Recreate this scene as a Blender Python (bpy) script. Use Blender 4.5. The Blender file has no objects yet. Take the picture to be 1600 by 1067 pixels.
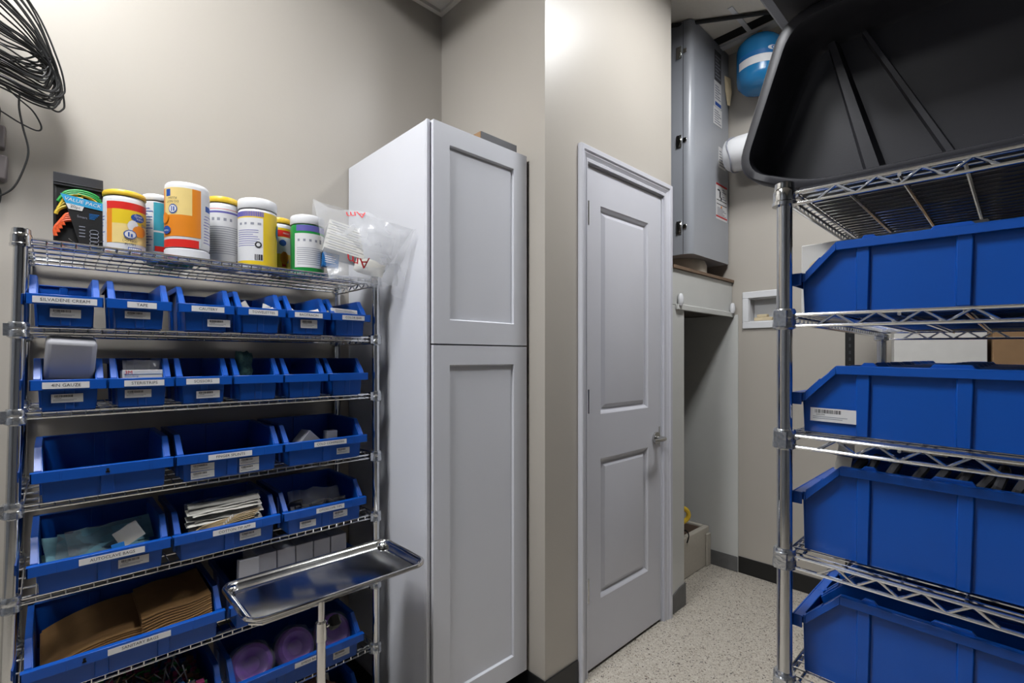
import bpy, bmesh, math, random
from mathutils import Vector, Matrix
random.seed(7)
PI = math.pi
SC = bpy.context.scene
COL = SC.collection

# ------------------------------------------------------------------ materials
def srgb(r, g, b):
    def f(c):
        c /= 255.0
        return c / 12.92 if c <= 0.04045 else ((c + 0.055) / 1.055) ** 2.4
    return (f(r), f(g), f(b), 1.0)

MATS = {}
def mat(name, col, rough=0.5, metal=0.0, spec=0.5, noise=0.0, nscale=20.0, bump=0.0, bscale=200.0,
        alpha=1.0, trans=0.0, coat=0.0, emit=None, estr=0.0, rvar=0.0):
    m = bpy.data.materials.new(name); m.use_nodes = True
    nt = m.node_tree; b = nt.nodes['Principled BSDF']
    b.inputs['Base Color'].default_value = col
    b.inputs['Roughness'].default_value = rough
    b.inputs['Metallic'].default_value = metal
    b.inputs['Specular IOR Level'].default_value = spec
    b.inputs['Alpha'].default_value = alpha
    b.inputs['Transmission Weight'].default_value = trans
    b.inputs['Coat Weight'].default_value = coat
    if emit:
        b.inputs['Emission Color'].default_value = emit
        b.inputs['Emission Strength'].default_value = estr
    tc = nt.nodes.new('ShaderNodeTexCoord')
    if noise > 0:
        n = nt.nodes.new('ShaderNodeTexNoise'); n.inputs['Scale'].default_value = nscale
        n.inputs['Detail'].default_value = 4
        nt.links.new(tc.outputs['Object'], n.inputs['Vector'])
        r = nt.nodes.new('ShaderNodeValToRGB')
        r.color_ramp.elements[0].position = 0.3; r.color_ramp.elements[1].position = 0.7
        r.color_ramp.elements[0].color = tuple(c * (1 - noise) for c in col[:3]) + (1,)
        r.color_ramp.elements[1].color = tuple(min(1, c * (1 + noise)) for c in col[:3]) + (1,)
        nt.links.new(n.outputs['Fac'], r.inputs['Fac'])
        nt.links.new(r.outputs['Color'], b.inputs['Base Color'])
    if rvar > 0:
        n3 = nt.nodes.new('ShaderNodeTexNoise'); n3.inputs['Scale'].default_value = nscale * 0.6
        nt.links.new(tc.outputs['Object'], n3.inputs['Vector'])
        mr = nt.nodes.new('ShaderNodeMapRange')
        mr.inputs['To Min'].default_value = max(0.02, rough - rvar); mr.inputs['To Max'].default_value = rough + rvar
        nt.links.new(n3.outputs['Fac'], mr.inputs['Value'])
        nt.links.new(mr.outputs['Result'], b.inputs['Roughness'])
    if bump > 0:
        n2 = nt.nodes.new('ShaderNodeTexNoise'); n2.inputs['Scale'].default_value = bscale
        n2.inputs['Detail'].default_value = 3
        nt.links.new(tc.outputs['Object'], n2.inputs['Vector'])
        bp = nt.nodes.new('ShaderNodeBump'); bp.inputs['Strength'].default_value = bump
        bp.inputs['Distance'].default_value = 0.002
        nt.links.new(n2.outputs['Fac'], bp.inputs['Height'])
        nt.links.new(bp.outputs['Normal'], b.inputs['Normal'])
    MATS[name] = m
    return m

WALL = mat('beige_paint', srgb(193, 186, 176), 0.36, spec=0.5, noise=0.015, nscale=3, bump=0.10, bscale=160)
WALLG = mat('grey_blue_paint', srgb(136, 139, 146), 0.5, noise=0.03, nscale=3, bump=0.1, bscale=160)
CEIL = mat('ceiling_tile_white', srgb(232, 226, 216), 0.8, noise=0.02, nscale=90, bump=0.15, bscale=300)
FRP = mat('white_wall_panel', srgb(222, 222, 218), 0.35, noise=0.02, nscale=6, bump=0.12, bscale=140)
DOORW = mat('door_white_paint', srgb(222, 222, 230), 0.32, noise=0.01, nscale=5, bump=0.04, bscale=300)
CABW = mat('cabinet_white_laminate', srgb(226, 227, 234), 0.33, noise=0.01, nscale=4, bump=0.02, bscale=200)
BASEB = mat('black_cove_base', srgb(24, 24, 25), 0.4, noise=0.1, nscale=20)
BASEG = mat('grey_cove_base', srgb(108, 108, 108), 0.5, noise=0.12, nscale=25)
BLUE = mat('blue_polypropylene', srgb(11, 84, 182), 0.34, spec=0.5, noise=0.03, nscale=8, bump=0.03, bscale=400)
CHROME = mat('chrome_wire', (0.74, 0.75, 0.77, 1), 0.13, metal=1.0, noise=0.03, nscale=60)
CHROMEP = mat('chrome_post', (0.66, 0.67, 0.68, 1), 0.10, metal=1.0, noise=0.03, nscale=30)
CLEARC = mat('clear_plastic_sleeve', (0.55, 0.57, 0.60, 1), 0.16, metal=0.9, noise=0.2, nscale=160, bump=0.4, bscale=160)
STEEL = mat('brushed_steel', (0.66, 0.66, 0.66, 1), 0.15, metal=1.0, noise=0.04, nscale=40, bump=0.04, bscale=300, rvar=0.05)
STEELR = mat('polished_steel', (0.72, 0.71, 0.70, 1), 0.12, metal=1.0, noise=0.03, nscale=40)
NICK = mat('satin_nickel', (0.5, 0.5, 0.49, 1), 0.25, metal=1.0, noise=0.03, nscale=40)
WHITE = mat('white_sticker', srgb(232, 231, 232), 0.5, noise=0.01, nscale=60)
INK = mat('black_ink', srgb(44, 44, 50), 0.6, noise=0.05, nscale=80)
GREYINK = mat('grey_ink', srgb(152, 154, 166), 0.6, noise=0.05, nscale=80)
BLUEINK = mat('blue_ink', srgb(38, 84, 170), 0.5, noise=0.04, nscale=80)
REDINK = mat('red_ink', srgb(208, 32, 40), 0.5, noise=0.04, nscale=80)
BLACKP = mat('black_tote_plastic', srgb(52, 52, 58), 0.40, spec=0.45, noise=0.06, nscale=10, bump=0.07, bscale=260)
BLACKR = mat('black_rubber', srgb(16, 16, 17), 0.5, noise=0.1, nscale=40)
GREYM = mat('grey_enamel', srgb(170, 173, 180), 0.30, noise=0.02, nscale=6, bump=0.05, bscale=40)
GREYD = mat('grey_plastic', srgb(120, 112, 112), 0.45, noise=0.05, nscale=20)
WHITEP = mat('white_plastic', srgb(236, 236, 238), 0.35, noise=0.01, nscale=20)
YELLOW = mat('yellow_plastic', srgb(246, 204, 60), 0.35, noise=0.03, nscale=20)
ORANGE = mat('orange_print', srgb(236, 140, 32), 0.4, noise=0.05, nscale=14)
LYELL = mat('pale_yellow_print', srgb(244, 216, 140), 0.4, noise=0.05, nscale=14)
YELLP = mat('yellow_print', srgb(240, 205, 40), 0.4, noise=0.05, nscale=14)
REDP = mat('red_print', srgb(226, 44, 36), 0.4, noise=0.03, nscale=14)
TEAL = mat('teal_print', srgb(70, 170, 190), 0.4, noise=0.04, nscale=14)
TEALD = mat('teal_green_plastic', srgb(10, 128, 116), 0.4, noise=0.04, nscale=14)
GREENP = mat('green_print', srgb(20, 150, 62), 0.4, noise=0.04, nscale=14)
PURPB = mat('violet_blue_print', srgb(104, 100, 178), 0.4, noise=0.04, nscale=14)
LBLUE = mat('pale_blue_print', srgb(150, 200, 232), 0.4, noise=0.04, nscale=14)
CARDW = mat('white_card', srgb(220, 218, 214), 0.6, noise=0.03, nscale=20)
CARDG = mat('grey_card', srgb(186, 186, 192), 0.55, noise=0.03, nscale=20)
CARDB = mat('brown_card', srgb(150, 118, 84), 0.7, noise=0.06, nscale=20)
PAPERB = mat('brown_paper', srgb(152, 114, 70), 0.75, noise=0.12, nscale=18, bump=0.3, bscale=90)
PAPERW = mat('white_paper', srgb(226, 222, 212), 0.65, noise=0.06, nscale=30, bump=0.2, bscale=80)
STICKW = mat('birch_stick', srgb(206, 176, 124), 0.6, noise=0.08, nscale=30)
POUCH = mat('pale_blue_pouch', srgb(150, 206, 222), 0.35, noise=0.08, nscale=30, bump=0.3, bscale=60)
PURPLE = mat('purple_plastic', srgb(140, 66, 200), 0.3, noise=0.06, nscale=20)
BROWNP = mat('brown_packet', srgb(146, 98, 80), 0.35, noise=0.15, nscale=40, bump=0.4, bscale=60)
FOIL = mat('silver_foil', (0.7, 0.7, 0.7, 1), 0.28, metal=0.9, noise=0.06, nscale=30, bump=0.5, bscale=40)
SINKM = mat('offwhite_sink_stone', srgb(206, 198, 184), 0.45, noise=0.04, nscale=60)
SINKIN = mat('stained_sink_inside', srgb(150, 128, 112), 0.55, noise=0.12, nscale=10)
TANKB = mat('blue_tank_enamel', srgb(34, 120, 176), 0.25, noise=0.03, nscale=10)
BRASS = mat('brass', (0.6, 0.42, 0.2, 1), 0.35, metal=1.0, noise=0.1, nscale=40)
WOOD = mat('brown_board', srgb(132, 108, 88), 0.65, noise=0.12, nscale=14)
DARKST = mat('dark_grey_strip', srgb(84, 84, 88), 0.5, noise=0.05, nscale=30)
GREENC = mat('green_cord', srgb(24, 150, 60), 0.5, noise=0.2, nscale=160)
YELLC = mat('yellow_cord', srgb(216, 186, 50), 0.5, noise=0.2, nscale=160)
ORANC = mat('orange_cord', srgb(236, 92, 36), 0.5, noise=0.2, nscale=160)
BANNER = mat('cyan_banner', srgb(60, 164, 214), 0.4, noise=0.03, nscale=30)
SEABLUE = mat('sea_blue', srgb(28, 104, 170), 0.4, noise=0.03, nscale=30)
NETTING = mat('green_mesh_netting', srgb(70, 110, 100), 0.6, noise=0.4, nscale=120)
DARKIT = mat('dark_grey_plastic', srgb(54, 54, 58), 0.45, noise=0.15, nscale=20)
DARK = mat('black_slot', srgb(10, 10, 10), 0.8, noise=0.1, nscale=20)
TAN = mat('tan_paper', srgb(222, 204, 168), 0.7, noise=0.06, nscale=20)
ORANGEP = mat('orange_pipe', srgb(222, 110, 60), 0.4, noise=0.05, nscale=20)
PINKS = mat('pink_sprinkle', srgb(190, 70, 130), 0.5, noise=0.1, nscale=60)
GREENS = mat('green_sprinkle', srgb(70, 160, 90), 0.5, noise=0.1, nscale=60)
BLUES = mat('blue_sprinkle', srgb(60, 110, 170), 0.5, noise=0.1, nscale=60)

def film(name, col, fac, rough=0.15):
    m = bpy.data.materials.new(name); m.use_nodes = True
    nt = m.node_tree; b = nt.nodes['Principled BSDF']
    b.inputs['Base Color'].default_value = col; b.inputs['Roughness'].default_value = rough
    out = nt.nodes['Material Output']
    tr = nt.nodes.new('ShaderNodeBsdfTransparent'); mx = nt.nodes.new('ShaderNodeMixShader')
    tc = nt.nodes.new('ShaderNodeTexCoord'); n = nt.nodes.new('ShaderNodeTexNoise')
    n.inputs['Scale'].default_value = 14; n.inputs['Detail'].default_value = 2; n.inputs['Distortion'].default_value = 0.6
    nt.links.new(tc.outputs['Object'], n.inputs['Vector'])
    mr = nt.nodes.new('ShaderNodeMapRange')
    mr.inputs['From Min'].default_value = 0.35; mr.inputs['From Max'].default_value = 0.7
    mr.inputs['To Min'].default_value = fac * 0.7; mr.inputs['To Max'].default_value = min(1, fac * 1.3)
    nt.links.new(n.outputs['Fac'], mr.inputs['Value'])
    nt.links.new(mr.outputs['Result'], mx.inputs[0])
    nt.links.new(tr.outputs[0], mx.inputs[1]); nt.links.new(b.outputs[0], mx.inputs[2])
    nt.links.new(mx.outputs[0], out.inputs['Surface'])
    bp = nt.nodes.new('ShaderNodeBump'); bp.inputs['Strength'].default_value = 0.35; bp.inputs['Distance'].default_value = 0.006
    nt.links.new(n.outputs['Fac'], bp.inputs['Height']); nt.links.new(bp.outputs['Normal'], b.inputs['Normal'])
    return m
BAGF = film('clear_bag_film', (0.85, 0.87, 0.92, 1), 0.24)
WRAPF = film('clear_wrap_film', (0.85, 0.86, 0.9, 1), 0.17)

def floor_mat():
    m = bpy.data.materials.new('speckled_epoxy_floor'); m.use_nodes = True
    nt = m.node_tree; b = nt.nodes['Principled BSDF']; b.inputs['Roughness'].default_value = 0.38
    tc = nt.nodes.new('ShaderNodeTexCoord')
    v = nt.nodes.new('ShaderNodeTexVoronoi'); v.inputs['Scale'].default_value = 210
    nt.links.new(tc.outputs['Object'], v.inputs['Vector'])
    sep = nt.nodes.new('ShaderNodeSeparateColor')
    nt.links.new(v.outputs['Color'], sep.inputs[0])
    r = nt.nodes.new('ShaderNodeValToRGB'); cr = r.color_ramp; cr.interpolation = 'CONSTANT'
    cols = [(0.0, srgb(200, 191, 178)), (0.34, srgb(210, 202, 189)), (0.58, srgb(190, 180, 166)), (0.76, srgb(216, 209, 197)),
            (0.88, srgb(160, 147, 131)), (0.945, srgb(116, 105, 94)), (0.975, srgb(62, 57, 54))]
    cr.elements[0].position = 0; cr.elements[0].color = cols[0][1]
    cr.elements[1].position = cols[1][0]; cr.elements[1].color = cols[1][1]
    for p, c in cols[2:]:
        e = cr.elements.new(p); e.color = c
    nt.links.new(sep.outputs[0], r.inputs['Fac'])
    nt.links.new(r.outputs['Color'], b.inputs['Base Color'])
    return m
FLOOR = floor_mat()
LAMP = mat('lamp_diffuser', (1, 1, 1, 1), 0.5, emit=(0.97, 0.985, 1.0, 1), estr=1.0)

# ------------------------------------------------------------------ mesh builder
class MB:
    def __init__(s):
        s.bm = bmesh.new()
    def v(s, p): return s.bm.verts.new(p)
    def face(s, vs, mi=0):
        try:
            f = s.bm.faces.new(vs); f.material_index = mi; return f
        except ValueError:
            return None
    def hexa(s, c, mi=0):            # 8 corners: bottom ring (ccw), top ring
        v = [s.v(p) for p in c]
        for q in ((3, 2, 1, 0), (4, 5, 6, 7), (0, 1, 5, 4), (1, 2, 6, 5), (2, 3, 7, 6), (3, 0, 4, 7)):
            s.face([v[i] for i in q], mi)
    def box(s, x0, x1, y0, y1, z0, z1, mi=0):
        s.hexa([(x0, y0, z0), (x1, y0, z0), (x1, y1, z0), (x0, y1, z0), (x0, y0, z1), (x1, y0, z1), (x1, y1, z1), (x0, y1, z1)], mi)
    def prism(s, pts, axis, lo, hi, mi=0):   # pts 2D polygon; axis = extruded axis
        def mk(p, t):
            if axis == 'x': return (t, p[0], p[1])
            if axis == 'y': return (p[0], t, p[1])
            return (p[0], p[1], t)
        a = [s.v(mk(p, lo)) for p in pts]; b = [s.v(mk(p, hi)) for p in pts]
        n = len(pts)
        s.face(a[::-1], mi); s.face(b, mi)
        for i in range(n): s.face([a[i], a[(i + 1) % n], b[(i + 1) % n], b[i]], mi)
    def tube(s, pts, r, seg=6, mi=0, closed=False, caps=True):
        pts = [Vector(p) for p in pts]; n = len(pts); rings = []
        up = None
        for i, p in enumerate(pts):
            if closed: t = pts[(i + 1) % n] - pts[i - 1]
            else: t = pts[min(i + 1, n - 1)] - pts[max(i - 1, 0)]
            if t.length < 1e-9: t = Vector((0, 0, 1))
            t.normalize()
            if up is None:
                a = Vector((0, 0, 1)) if abs(t.z) < 0.9 else Vector((1, 0, 0))
                up = (a - t * a.dot(t)).normalized()
            else:
                up = up - t * up.dot(t)
                if up.length < 1e-6:
                    a = Vector((0, 0, 1)) if abs(t.z) < 0.9 else Vector((1, 0, 0)); up = a - t * a.dot(t)
                up.normalize()
            w = t.cross(up)
            rr = r[i] if isinstance(r, (list, tuple)) else r
            rings.append([s.v(p + (up * math.cos(2 * PI * k / seg) + w * math.sin(2 * PI * k / seg)) * rr) for k in range(seg)])
        m = n if closed else n - 1
        for i in range(m):
            A, B = rings[i], rings[(i + 1) % n]
            for k in range(seg): s.face([A[k], A[(k + 1) % seg], B[(k + 1) % seg], B[k]], mi)
        if caps and not closed:
            s.face(rings[0][::-1], mi); s.face(rings[-1], mi)
    def cyl(s, p0, p1, r, seg=16, mi=0, r1=None):
        s.tube([p0, p1], [r, r if r1 is None else r1], seg, mi)
    def lathe(s, prof, seg=32, mi=0, c=(0, 0, 0)):
        rings = []
        for (r, z) in prof:
            if r < 1e-5: rings.append([s.v((c[0], c[1], c[2] + z))])
            else: rings.append([s.v((c[0] + r * math.cos(2 * PI * k / seg), c[1] + r * math.sin(2 * PI * k / seg), c[2] + z)) for k in range(seg)])
        for i in range(len(rings) - 1):
            A, B = rings[i], rings[i + 1]
            for k in range(seg):
                k2 = (k + 1) % seg
                if len(A) == 1 and len(B) == 1: continue
                if len(A) == 1: s.face([A[0], B[k2], B[k]], mi)
                elif len(B) == 1: s.face([A[k], A[k2], B[0]], mi)
                else: s.face([A[k], A[k2], B[k2], B[k]], mi)
    def loops(s, rings, mi=0, cap0=False, cap1=False):
        vr = [[s.v(p) for p in r] for r in rings]; n = len(vr[0])
        for A, B in zip(vr, vr[1:]):
            for k in range(n): s.face([A[k], A[(k + 1) % n], B[(k + 1) % n], B[k]], mi)
        if cap0: s.face(vr[0][::-1], mi)
        if cap1: s.face(vr[-1], mi)
    def raw(s, verts, faces, mi=0):
        vs = [s.v(p) for p in verts]
        for f in faces: s.face([vs[i] for i in f], mi)
    def text(s, txt, size, fn, mi=1, align='CENTER'):
        vs, fs = text_geo(txt, size, align)
        s.raw([fn(x, y) for x, y in vs], fs, mi)
    def xform(s, M): bmesh.ops.transform(s.bm, matrix=M, verts=s.bm.verts)

TXT = {}
def text_geo(txt, size, align):
    k = (txt, align)
    if k not in TXT:
        cu = bpy.data.curves.new('tmp_text', 'FONT'); cu.body = txt; cu.size = 1.0
        cu.align_x = align; cu.align_y = 'CENTER'; cu.resolution_u = 2
        o = bpy.data.objects.new('tmp_text', cu)
        me = bpy.data.meshes.new_from_object(o)
        TXT[k] = ([(v.co.x, v.co.y) for v in me.vertices], [tuple(p.vertices) for p in me.polygons])
        bpy.data.objects.remove(o); bpy.data.curves.remove(cu); bpy.data.meshes.remove(me)
    vs, fs = TXT[k]
    return [(x * size, y * size) for x, y in vs], fs

def obj(name, mb, mats, parent=None, loc=(0, 0, 0), rot=(0, 0, 0), smooth=0.6, bevel=0.0, bseg=1, recalc=True, subsurf=0, solid=0.0):
    me = bpy.data.meshes.new(name)
    if recalc: bmesh.ops.recalc_face_normals(mb.bm, faces=mb.bm.faces)
    mb.bm.to_mesh(me); mb.bm.free()
    for m in (mats if isinstance(mats, (list, tuple)) else [mats]): me.materials.append(m)
    if smooth:
        me.polygons.foreach_set('use_smooth', [True] * len(me.polygons))
        me.set_sharp_from_angle(angle=smooth)
    o = bpy.data.objects.new(name, me); COL.objects.link(o)
    o.location = loc; o.rotation_euler = rot
    if parent: o.parent = parent
    if solid:
        sm = o.modifiers.new('solid', 'SOLIDIFY'); sm.thickness = solid; sm.offset = 0
    if bevel:
        b = o.modifiers.new('bevel', 'BEVEL'); b.width = bevel; b.segments = bseg; b.limit_method = 'ANGLE'; b.angle_limit = 0.7
        b.use_clamp_overlap = True
    if subsurf:
        ss = o.modifiers.new('sub', 'SUBSURF'); ss.levels = subsurf; ss.render_levels = subsurf
    return o

def tag(o, label, cat, group=None, kind=None):
    o['label'] = label; o['category'] = cat
    if group: o['group'] = group
    if kind: o['kind'] = kind
    return o
def thing(name, label, cat, loc=(0, 0, 0), rot=(0, 0, 0), group=None):
    o = bpy.data.objects.new(name, None); COL.objects.link(o)
    o.empty_display_size = 0.05
    o.location = loc; o.rotation_euler = rot
    return tag(o, label, cat, group)
def struct(name, mb, m, **k):
    o = obj(name, mb, m, **k)
    if o.parent is None: o['kind'] = 'structure'
    return o
def copy_tree(o, parent=None):
    c = o.copy(); COL.objects.link(c); c.parent = parent
    for ch in list(o.children): copy_tree(ch, c)
    return c

# ------------------------------------------------------------------ camera   (x = along the back wall, y = into the room's far side)
TH = math.atan2(797.0, 757.5)
cam = bpy.data.cameras.new('camera'); camo = bpy.data.objects.new('camera', cam); COL.objects.link(camo)
camo.location = (0, 0, 1.325)
camo.rotation_euler = (PI / 2, 0, math.atan2(math.sin(TH), math.cos(TH)) - PI / 2)
cam.sensor_width = 36.0; cam.lens = 757.0 / 1600 * 36.0
cam.shift_y = (558.5 - 533.5) / 1600.0
cam.clip_start = 0.02
SC.camera = camo

# ------------------------------------------------------------------ the room
UB = 1.3556; VD = 1.245; UF = 3.08; VA = 1.916; HC = 3.22
VR = -3.0; UL = -2.4
m = MB(); m.box(UL - .1, UF + .1, VR - .1, 2.2, -0.1, 0); struct('floor', m, FLOOR, smooth=0)
m = MB(); m.box(UL - .1, UF + .1, VR - .1, 2.2, HC, HC + 0.1); struct('ceiling', m, CEIL, smooth=0)
m = MB(); m.box(0.72, UB, VD, VA, 2.97, HC - .001); m.box(0.72, UB, VA - .022, VA, 2.955, 2.97); m.box(UB - .022, UB, VD, VA - .022, 2.955, 2.97)
struct('ceiling_soffit', m, CEIL, smooth=0)
m = MB(); m.box(UL - .1, UB + .1, VA, VA + .1, 0, HC); struct('wall_back', m, WALL, smooth=0)
m = MB(); m.box(UB, UB + .1, VD + .12, VA, 0, HC); struct('wall_return', m, WALL, smooth=0)
m = MB(); m.prism([(UB, 0), (1.606, 0), (1.606, 2.135), (2.232, 2.135), (2.232, 0), (2.3145, 0), (2.3145, HC), (UB, HC)], 'y', VD, VD + .12)
struct('wall_door', m, WALL, smooth=0)
m = MB(); m.box(UF, UF + .1, VR - .1, .987, 0, HC); m.box(UF, UF + .1, 1.143, 2.2, 0, HC); m.box(UF, UF + .1, .987, 1.143, 0, 1.541); m.box(UF, UF + .1, .987, 1.143, 1.683, HC); m.box(UF + .075, UF + .1, .987, 1.143, 1.541, 1.683); struct('wall_far', m, WALL, smooth=0)
m = MB(); m.box(UL - .1, UL, VR - .1, VA, 0, HC); struct('wall_left', m, WALLG, smooth=0)
m = MB(); m.box(UL, UF, VR - .1, VR, 0, HC); struct('wall_rear', m, WALLG, smooth=0)
m = MB(); m.box(2.3145, UF, 2.06, 2.16, 0, HC); struct('wall_closet_back', m, FRP, smooth=0)
m = MB(); m.box(2.3145, 2.459, VD, VD + .05, 0, 1.60); m.box(2.3145, 2.3645, VD + .05, 2.06, 0, 1.57); struct('wall_jamb', m, FRP, smooth=0, bevel=.006, bseg=2)
m = MB(); m.box(UF - .008, UF - .0005, 1.207, 2.06, 0, 1.59); struct('wall_panel_far', m, FRP, smooth=0, bevel=.002)
# fascia over the closet opening and the board on top of it
m = MB(); m.box(2.316, UF - .001, VD, VD + .02, 1.60, 1.79); m.box(2.36, UF - .008, VD - .014, VD, 1.575, 1.605)
struct('wall_fascia', m, FRP, smooth=0, bevel=.003)
m = MB()
for (u, z) in ((2.385, 1.628), (3.045, 1.628)):
    m.lathe([(0.0, -.032), (.010, -.030), (.016, -.014), (.016, .012), (.010, .030), (0, .034)], 12, 0, (u, VD - .016, z))
struct('trim_2', m, WHITEP)
m = MB(); m.box(2.32, UF - .002, VD - .012, 2.055, 1.79, 1.806); struct('trim_3', m, WOOD, smooth=0)
# door casing (profiled), door leaf
def casing(mb, path_u0, path_u1, ztop):
    # stepped profile: (distance from inner edge, height)
    prof = [(0, 0), (0, .010), (.012, .012), (.016, .008), (.034, .016), (.040, .013), (.046, .020), (.064, .022), (.068, .018), (.068, 0)]
    rings = []
    for (x, z, sx, sz) in ((path_u0, 0, -1, 0), (path_u0, ztop, -1, 1), (path_u1, ztop, 1, 1), (path_u1, 0, 1, 0)):
        rings.append([(x + sx * d * (.78 if sx < 0 else .95), VD - h, z + sz * d * .9) for d, h in prof])
    mb.loops(rings, 0)
m = MB(); casing(m, 1.607, 2.2285, 2.136)
trimo = struct('trim_1', m, DOORW, smooth=0.5)
m = MB(); m.box(1.606, 1.6165, VD, VD + .12, 0, 2.135); m.box(2.2215, 2.232, VD, VD + .12, 0, 2.135); m.box(1.6165, 2.2215, VD, VD + .12, 2.130, 2.135); m.box(1.6165, 2.2215, VD + .045, VD + .06, .012, 2.13)
struct('trim_4', m, DOORW, smooth=0)

door = bpy.data.objects.new('door_1', None); COL.objects.link(door); door['kind'] = 'structure'; door.location = (1.919, VD + .004, 0)
def panelled(mb, x0, x1, z0, z1, panels, y, depth_back, prof):
    # front face at y, panels = list of rects; prof = [(inset, depth)...] last is flat field
    xs = sorted({x0, x1} | {p[0] for p in panels} | {p[1] for p in panels})
    zs = sorted({z0, z1} | {p[2] for p in panels} | {p[3] for p in panels})
    for i in range(len(xs) - 1):
        for j in range(len(zs) - 1):
            cx = (xs[i] + xs[i + 1]) / 2; cz = (zs[j] + zs[j + 1]) / 2
            if any(p[0] < cx < p[1] and p[2] < cz < p[3] for p in panels): continue
            mb.face([mb.v((xs[i], y, zs[j])), mb.v((xs[i + 1], y, zs[j])), mb.v((xs[i + 1], y, zs[j + 1])), mb.v((xs[i], y, zs[j + 1]))])
    for p in panels:
        rings = []
        for ins, dp in [(0, 0)] + prof:
            rings.append([(p[0] + ins, y + dp, p[2] + ins), (p[1] - ins, y + dp, p[2] + ins), (p[1] - ins, y + dp, p[3] - ins), (p[0] + ins, y + dp, p[3] - ins)])
        mb.loops(rings, 0, cap1=True)
    yb = y + depth_back
    c = [(x0, z0), (x1, z0), (x1, z1), (x0, z1)]
    for k in range(4):
        a, b = c[k], c[(k + 1) % 4]
        mb.face([mb.v((a[0], y, a[1])), mb.v((a[0], yb, a[1])), mb.v((b[0], yb, b[1])), mb.v((b[0], y, b[1]))])
    mb.face([mb.v((q[0], yb, q[1])) for q in c[::-1]])
    bmesh.ops.remove_doubles(mb.bm, verts=mb.bm.verts, dist=1e-5)
m = MB()
panelled(m, -.300, .300, .014, 2.127, [(-.206, .180, 1.082, 1.976), (-.206, .180, .290, .890)], 0, .036,
         [(.006, .004), (.014, .013), (.022, .015), (.040, .005), (.046, .004)])
leaf = obj('door_leaf', m, DOORW, door, smooth=0.25)
for z in (1.926, 1.142, .352):
    m = MB(); m.cyl((-.302, -.006, z - .05), (-.302, -.006, z + .05), .006, 10); m.box(-.302, -.288, -.002, .0, z - .048, z + .048)
    h = obj('hinge', m, NICK, door); h['label'] = 'satin nickel hinge'
m = MB()
m.cyl((.246, .0, .928), (.246, -.012, .928), .030, 24); m.cyl((.246, -.012, .928), (.246, -.050, .928), .011, 16)
hb = obj('handle_rose', m, NICK, door, bevel=.002)
m = MB(); m.tube([(.250, -.048, .928), (.225, -.054, .928), (.19, -.055, .929), (.145, -.053, .930)], [.011, .010, .009, .0075], 12)
obj('lever', m, NICK, door)
m = MB(); m.box(.278, .292, -.001, .002, .88, .98); obj('strike_edge', m, NICK, door, smooth=0)

# baseboards
def bb(name, boxes, mt):
    m = MB()
    for b in boxes: m.box(*b)
    return struct(name, m, mt, smooth=0, bevel=.002)
bb('baseboard_back', [(UL, UB - .001, VA - .006, VA - .0005, 0, .1)], BASEB)
bb('baseboard_return', [(UB - .006, UB - .0005, VD - .006, VA - .007, 0, .1)], BASEB)
bb('baseboard_door', [(UB, 1.549, VD - .006, VD - .0005, 0, .1), (2.2905, 2.3145, VD - .006, VD - .0005, 0, .1)], BASEB)
bb('baseboard_far', [(UF - .007, UF - .0005, VR, 1.206, 0, .1)], BASEB)
m = MB(); m.prism([(2.3155, 0.0), (2.459, 0), (2.459, .118), (2.40, .112), (2.355, .100), (2.3155, .088)], 'y', VD - .006, VD - .0005)
m.box(2.459, 2.464, VD - .006, VD + .05, 0, .118)
struct('baseboard_jamb', m, BASEG, smooth=0)
bb('baseboard_panel', [(UF - .013, UF - .0085, 1.208, 1.385, 0, .094)], BASEG)
# ceiling grid above the heater
m = MB(); m.box(2.66, UF, 1.075, 1.10, HC - .004, HC - .0005); m.box(2.36, UF, 0.55, .575, HC - .012, HC - .0005)
struct('trim_5', m, WHITEP, smooth=0)
m = MB(); m.box(2.86, 2.93, .78, 1.29, HC - .003, HC - .0005)
struct('trim_6', m, DARK, smooth=0)
m = MB(); m.box(2.94, 2.985, .70, 1.27, HC - .016, HC - .0005)
struct('trim_7', m, WHITEP, smooth=0)
m = MB(); m.tube([(2.46, 1.5, HC - .012), (2.60, 1.30, HC - .012), (2.75, 1.08, HC - .012), (2.87, .90, HC - .012), (3.06, .70, HC - .012)], .011, 8)
cb = obj('ceiling_cable', m, BLACKR); tag(cb, 'black cable running along the ceiling beside the grey heater cabinet', 'cable')

# ceiling lights, and one added fill lamp
def light(name, u, v, su, sv, strength, label, z=HC):
    t = thing(name, label, 'ceiling light', (u, v, z))
    m = MB()
    for (a, b, c, d) in ((-su / 2 - .02, su / 2 + .02, -sv / 2 - .02, -sv / 2), (-su / 2 - .02, su / 2 + .02, sv / 2, sv / 2 + .02), (-su / 2 - .02, -su / 2, -sv / 2, sv / 2), (su / 2, su / 2 + .02, -sv / 2, sv / 2)):
        m.box(a, b, c, d, -.03, -.001)
    obj('frame', m, WHITEP, t, smooth=0)
    lm = LAMP.copy(); lm.name = 'lamp_diffuser'
    lm.node_tree.nodes['Principled BSDF'].inputs['Emission Strength'].default_value = strength
    m = MB(); m.box(-su / 2, su / 2, -sv / 2, sv / 2, -.012, -.004)
    obj('diffuser', m, lm, t, smooth=0)
    return t
light('ceiling_light', -.27, 1.09, .60, .50, 54, 'square ceiling light over the aisle in front of the bin rack')
light('ceiling_light', 1.95, .50, .60, .30, 50, 'small ceiling light over the aisle in front of the white door')
light('ceiling_light', -1.65, 1.05, .60, .60, 9, 'square fill lamp added on the ceiling at the far left end of the aisle')  # unseen lamp added as fill, to brighten the tote's inside

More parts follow.
